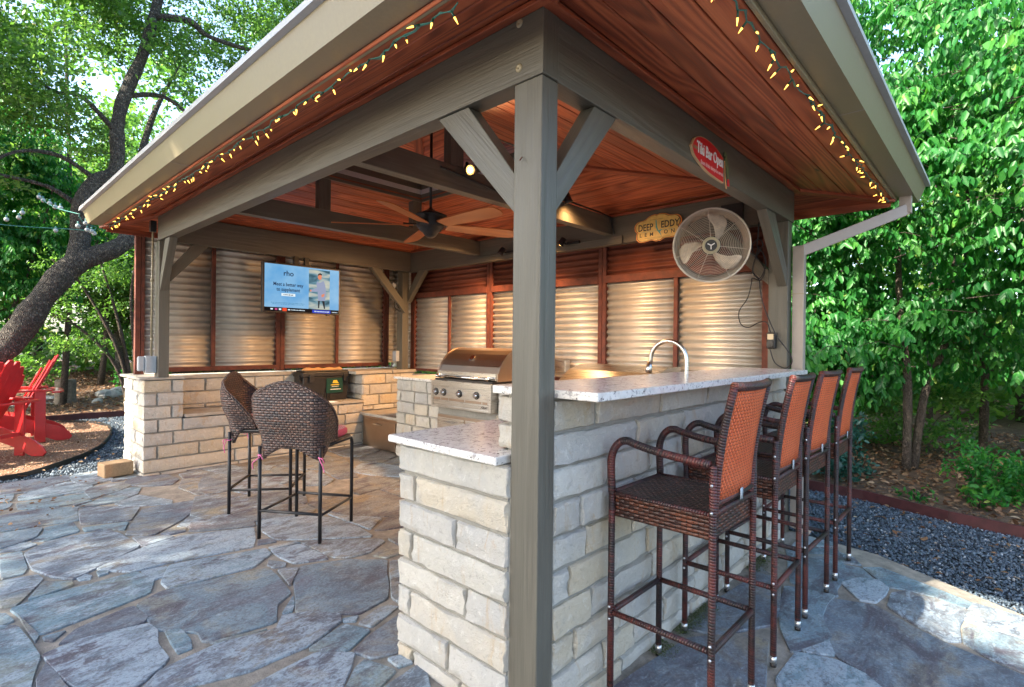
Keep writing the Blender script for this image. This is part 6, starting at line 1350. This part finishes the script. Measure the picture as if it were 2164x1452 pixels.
# low bushes
def bush(label, x, y, rx, ry, rz_, n, size, mat, grp=None, name='low_bush', broad=False):
    z0 = gfun(x, y); t = thing(name, (x, y, z0), label, 'bush', grp); rnd = random.Random(int(x * 100)); mb = MB()
    for k in range(9):
        a = rnd.uniform(0, 6.28); mb.tube([(x, y, z0 - .05), (x + .3 * rx * math.cos(a), y + .3 * ry * math.sin(a), z0 + rz_ * .8), (x + .7 * rx * math.cos(a), y + .7 * ry * math.sin(a), z0 + rz_ * 1.4)], [.008, .006, .003], 5)
    mb.build('stems', M_['stem'], t, smooth=True)
    cl4 = sub_clusters([(x, y, z0 + rz_ * .95, rx, ry, rz_ * .9)], 16, .36, int(x * 31))
    (broad_crown('leaves', t, cl4, n, size, mat, per=8) if broad else crown_leaves('leaves', t, cl4, n, size, .45, mat, 6, True, .15, .16))
bush('low blue green bush behind the farthest bar stool', 7.35, 1.55, .62, .6, .36, 3200, .062, M_['blueleaf'])
bush('small leaved bright bush at the right edge over the mulch', 7.45, .15, .62, .55, .35, 2600, .055, M_['ligleaf'])
bush('low seedling plant in the mulch at right', 6.9, .15, .16, .16, .09, 120, .07, M_['ligleaf'], 'seedlings in the mulch', 'seedling')
bush('low seedling plant beside the dark trunk at right', 6.75, .62, .13, .13, .07, 80, .06, M_['ligleaf'], 'seedlings in the mulch', 'seedling')
bush('undergrowth bush between the right hand trunks', 10.2, 1.0, 1.1, 1.0, .6, 3600, .08, M_['farleaf'])
bush('undergrowth bush far right behind the mulch', 9.6, -1.1, 1.0, .9, .5, 2600, .08, M_['farleaf'])
bush('undergrowth bush behind the right post', 9.4, 2.6, 1.0, 1.0, .6, 3000, .08, M_['farleaf'])
bush('bright green bush in the sunny clearing left of the screen', 3.25, 15.2, .5, .5, .35, 1800, .07, M_['ligleaf'])
bush('dark undergrowth bush left of the sunny clearing', 1.2, 16.5, .9, .7, .5, 2200, .08, M_['farleaf'])
# unseen trees added left of the patio to keep the sun off it
for i, (x, y, hh, r_) in enumerate([(-8.2, -4.5, 12.5, 3.3), (-8.6, .6, 12.5, 3.3), (-8.0, 5.6, 12.0, 3.2), (-10.5, -9.5, 12.5, 3.6), (-5.9, 2.6, 12.5, 2.6)]):
    z0 = gfun(x, y); t = thing('shade_tree', (x, y, z0), ['tall shade tree left of the patio, second from the front', 'tall shade tree directly left of the patio', 'tall shade tree left of the gravel circle', 'tall shade tree farthest to the front left', 'slim shade tree between the two largest shade trees'][i], 'tree', 'tall shade trees left of the patio')
    trunk_mesh('trunk', t, [(x, y, z0 - .2), (x + .1, y, z0 + 2.5), (x, y + .1, z0 + 6), (x + .2, y, z0 + hh * .85)], [.24, .2, .15, .05], M_['oakbark'], 10)
    crown_leaves('crown', t, sub_clusters([(x, y, z0 + hh * .67, r_, r_, hh * .32)], 75, .30, 70 + i), 26000, .21, .55, M_['shadeleaf'], 7, False, .2, .4, gap=[((4.1, -.02, -.14), .46), ((4.42, .0, -.14), .42), ((3.85, -.2, -.14), .34)])  # crowns opened along the sun ray to let a sunlit patch through
# far woodland as one mass
wc = []
rg = np.random.default_rng(5)
for a in np.arange(-28, 116, 2.6):
    for rr2 in (17, 21, 25):
        aa = R(a + rg.uniform(-1.3, 1.3)); r_ = rr2 + rg.uniform(-1.5, 1.5); x, y = r_ * math.cos(aa) + 1, r_ * math.sin(aa) + 1
        if a > 60 and rr2 < 21 : continue
        hh = rg.uniform(7, 13)
        for k in range(3): wc.append((x + rg.uniform(-1.6, 1.6), y + rg.uniform(-1.6, 1.6), gfun(x, y) + rg.uniform(.2, 1.2), rg.uniform(.8, 1.4), rg.uniform(.8, 1.4), rg.uniform(.4, .8)))
        for k in range(11): wc.append((x + rg.uniform(-1.2, 1.2), y + rg.uniform(-1.2, 1.2), gfun(x, y) + (rg.uniform(.04, 1) ** .9) * hh, rg.uniform(.6, 1.3), rg.uniform(.6, 1.3), rg.uniform(.5, 1.0)))
for a in np.arange(-22, 26, 2.2):
    aa = R(a); r_ = rg.uniform(12.5, 15.5); x, y = r_ * math.cos(aa) + 1, r_ * math.sin(aa) + 1
    for k in range(4): wc.append((x + rg.uniform(-.8, .8), y + rg.uniform(-.8, .8), gfun(x, y) + rg.uniform(.2, 1.9), rg.uniform(.6, 1.1), rg.uniform(.6, 1.1), rg.uniform(.4, .7)))
wo = crown_leaves('woodland', None, wc, 300000, .21, .55, M_['farleaf'], 7, False, .2, .5); prop(wo, kind='stuff')
mb = MB()
for k in range(60):
    a = R(rg.uniform(-22, 112)); r_ = rg.uniform(13, 24); x, y = r_ * math.cos(a), r_ * math.sin(a); z0 = gfun(x, y) - .1; h_ = rg.uniform(4, 8); w = rg.uniform(.03, .09)
    mb.tube(spline([(x, y, z0), (x + rg.uniform(-.3, .3), y, z0 + h_ * .4), (x + rg.uniform(-.9, .9), y, z0 + h_)], 4), [w * (1 - .6 * q / 8) for q in range(9)], 6)
prop(mb.build('woodland_trunks', M_['stem'], None, smooth=True), kind='stuff')

# stump, rocks, stakes
mb = MB(); z0 = gfun(1.62, 14.2); mb.lathe([(.20, -.1), (.17, .1), (.165, .42), (.15, .46), (.001, .45)], (1.72, 13.6, z0), seg=14); o = mb.build('tree_stump', M_['stump'], None); prop(o, 'weathered grey tree stump in the clearing behind the red chairs', 'stump')
rl = [(1.25, 13.5, .34, .2, .05, 'flat grey slab rock left of the stump'), (1.5, 14.4, .3, .2, .06, 'flat stacked rock behind the stump to the left'), (2.5, 14.0, .22, .18, .12, 'pale boulder first right of the stump'), (2.75, 14.2, .25, .16, .14, 'grey boulder second right of the stump'), (3.0, 14.6, .22, .2, .15, 'rough boulder in the rock row by the saplings'), (3.25, 14.9, .25, .2, .18, 'boulder at the heap end of the rock row'), (3.3, 14.4, .2, .18, .30, 'boulder on top of the heap beside the screen'), (3.05, 14.1, .2, .15, .10, 'low boulder in front of the heap'), (2.15, 13.2, .1, .08, .06, 'fist sized rock on the leafy bank')]
for k, (x, y, a, b, c, lab) in enumerate(rl):
    mb = MB(); z0 = gfun(x, y); mb.ball((x, y, z0 + c * .4), 1, 12, 8, (a, b, c)); 
    for i in range(len(mb.v)):
        v = Vector(mb.v[i]); d = v - Vector((x, y, z0 + c * .4)); mb.v[i] = tuple(Vector((x, y, z0 + c * .4)) + d * (1 + mathnoise(v * 7) * .28))
    prop(mb.build('rock', M_['rock'], None), lab, 'rock', 'rocks at the edge of the clearing')
mb = MB()
for k in range(5):
    x = 2.42 + k * .06; mb.beam((x, 12.3, gfun(x, 12.3)), (x + rg.uniform(-.05, .05), 12.3, .95 + rg.uniform(-.1, .1)), .035, .02)
prop(mb.build('split_stump', simple('split_wood', (.45, .30, .15), .8, 0, .3, 20), None), 'splintered pale wood stump standing by the metal screen', 'stump')

# leaf litter, gravel
def scatter(name, n, region, size, mat, zoff=.0, squash=.4, kind='pebble'):
    pts = []
    while len(pts) < n:
        q = region(n); pts += list(q)
    P_ = np.array(pts[:n]); zz = np.array([gz(y) for y in P_[:, 1]]) if (kind == 'pebble' or name == 'moss') else np.array([gfun(x, y) for x, y in P_[:, :2]])
    pos = np.stack([P_[:, 0], P_[:, 1], zz + zoff], 1)
    if kind == 'leaf':
        ax = RNG.normal(size=(n, 3)); ax[:, 2] *= .25; nor = RNG.normal(size=(n, 3)) * .45 + np.array([0, 0, 1.0]); pos[:, 2] += RNG.random(n) * size * .4
        o = link(name, leaf_mesh(name, pos, ax, nor, size * RNG.uniform(.5, 1.3, n), .5, mat, True, .2)); return prop(o, kind='stuff')
    # angular stones: squashed, jittered octahedra
    s = size * RNG.uniform(.5, 1.35, n); base = np.array([(1, 0, 0), (0, 1, 0), (-1, 0, 0), (0, -1, 0), (0, 0, 1), (0, 0, -1)], float)
    a = RNG.uniform(0, 6.28, n); ca, sa = np.cos(a), np.sin(a); V = base[None] * RNG.uniform(.6, 1.25, (n, 6, 1)) + RNG.normal(size=(n, 6, 3)) * .18; V[:, :, 2] *= squash * 1.6
    V[:, :, 1] *= .75; x = V[:, :, 0] * ca[:, None] - V[:, :, 1] * sa[:, None]; y = V[:, :, 0] * sa[:, None] + V[:, :, 1] * ca[:, None]; V = np.stack([x, y, V[:, :, 2]], 2) * s[:, None, None] + pos[:, None]
    tri = np.array([(0, 1, 4), (1, 2, 4), (2, 3, 4), (3, 0, 4), (1, 0, 5), (2, 1, 5), (3, 2, 5), (0, 3, 5)]); Fc = (np.arange(n)[:, None, None] * 6 + tri[None]).reshape(-1, 3)
    me = bpy.data.meshes.new(name); me.vertices.add(n * 6); me.vertices.foreach_set('co', V.astype(np.float32).ravel()); me.loops.add(Fc.size); me.loops.foreach_set('vertex_index', Fc.astype(np.int32).ravel()); me.polygons.add(len(Fc)); me.polygons.foreach_set('loop_start', (np.arange(len(Fc)) * 3).astype(np.int32))
    at = me.attributes.new('tint', 'FLOAT', 'POINT'); at.data.foreach_set('value', np.repeat(RNG.random(n), 6).astype(np.float32)); me.materials.append(mat); me.update(calc_edges=True); me.validate()
    return prop(link(name, me), kind='stuff')
def inpoly(P_, poly):
    x, y = P_[:, 0], P_[:, 1]; ins = np.zeros(len(P_), bool); n = len(poly)
    for i in range(n):
        x1, y1 = poly[i]; x2, y2 = poly[(i + 1) % n]; c = ((y1 > y) != (y2 > y)) & (x < (x2 - x1) * (y - y1) / (y2 - y1 + 1e-12) + x1); ins ^= c
    return ins
def region(poly, cut=None, x0=None):
    xs = [p[0] for p in poly]; ys = [p[1] for p in poly]
    def f(n):
        P_ = np.stack([RNG.uniform(min(xs), max(xs), n), RNG.uniform(min(ys), max(ys), n)], 1); k = inpoly(P_, poly)
        if cut: k &= ~inpoly(P_, cut)
        return P_[k]
    return f
gR = [(4.25, -.05), (4.75, 1.1), (4.78, 3.5), (6.4, 3.5), (6.2, 1.5), (6.2, 1.0), (6.02, .34), (5.97, -.15), (5.8, -1.2), (4.6, -1.6), (3.6, -1.4)]
scatter('gravel', 30000, region(gR), .0125, M_['pebble'], -.026, .5)
gL = [(-1.6, 6.82), (1.42, 6.85), (1.5, 7.05), (2.6, 7.1), (4.2, 10.9), (2.2, 10.76), (1.07, 10.8), (.6, 10.95), (-.6, 11.3), (-1.6, 11)]
scatter('gravel', 22000, region(gL, circ), .0145, M_['pebble'], -.028, .5)
scatter('pea_gravel', 9000, region(circ), .009, M_['tanpebble'], -.004, .5)
scatter('fallen_leaves', 15000, region([(6.05, -3), (6.3, 1.5), (6.6, 5), (13, 6), (13, -3)]), .065, M_['litter'], .012, kind='leaf')
scatter('fallen_leaves', 17000, region([(-3, 11.4), (.6, 11.0), (2.2, 10.8), (4.6, 11.1), (7, 22), (-3, 22)]), .075, M_['litter'], .012, kind='leaf')
M_['moss'] = leafmat('moss_green', [(0, (.04, .06, .02)), (1, (.11, .14, .05))], .1, .9, .1)
def moss_region(n):
    x = RNG.uniform(1.65, 4.1, n); y = 1.235 - np.abs(RNG.normal(size=n)) * .045; k = np.sin(x * 5.1) + np.sin(x * 13.7 + 1) * .6 > -.1
    return np.stack([x[k], y[k]], 1)
mo = scatter('moss', 4500, moss_region, .008, M_['moss'], .014, kind='leaf')
scatter('fallen_leaves', 330, region(gR), .05, M_['litter'], .03, kind='leaf')
scatter('fallen_leaves', 260, region([(-1.6, 6.9), (1.3, 6.9), (1.9, 10.6), (-.6, 10.9)]), .045, M_['litter'], .075, kind='leaf')
scatter('fallen_leaves', 90, region([(.2, 6.72), (1.35, 6.78), (1.3, 6.0), (.5, 5.2), (.2, 5.2)]), .035, M_['litter'], .062, kind='leaf')
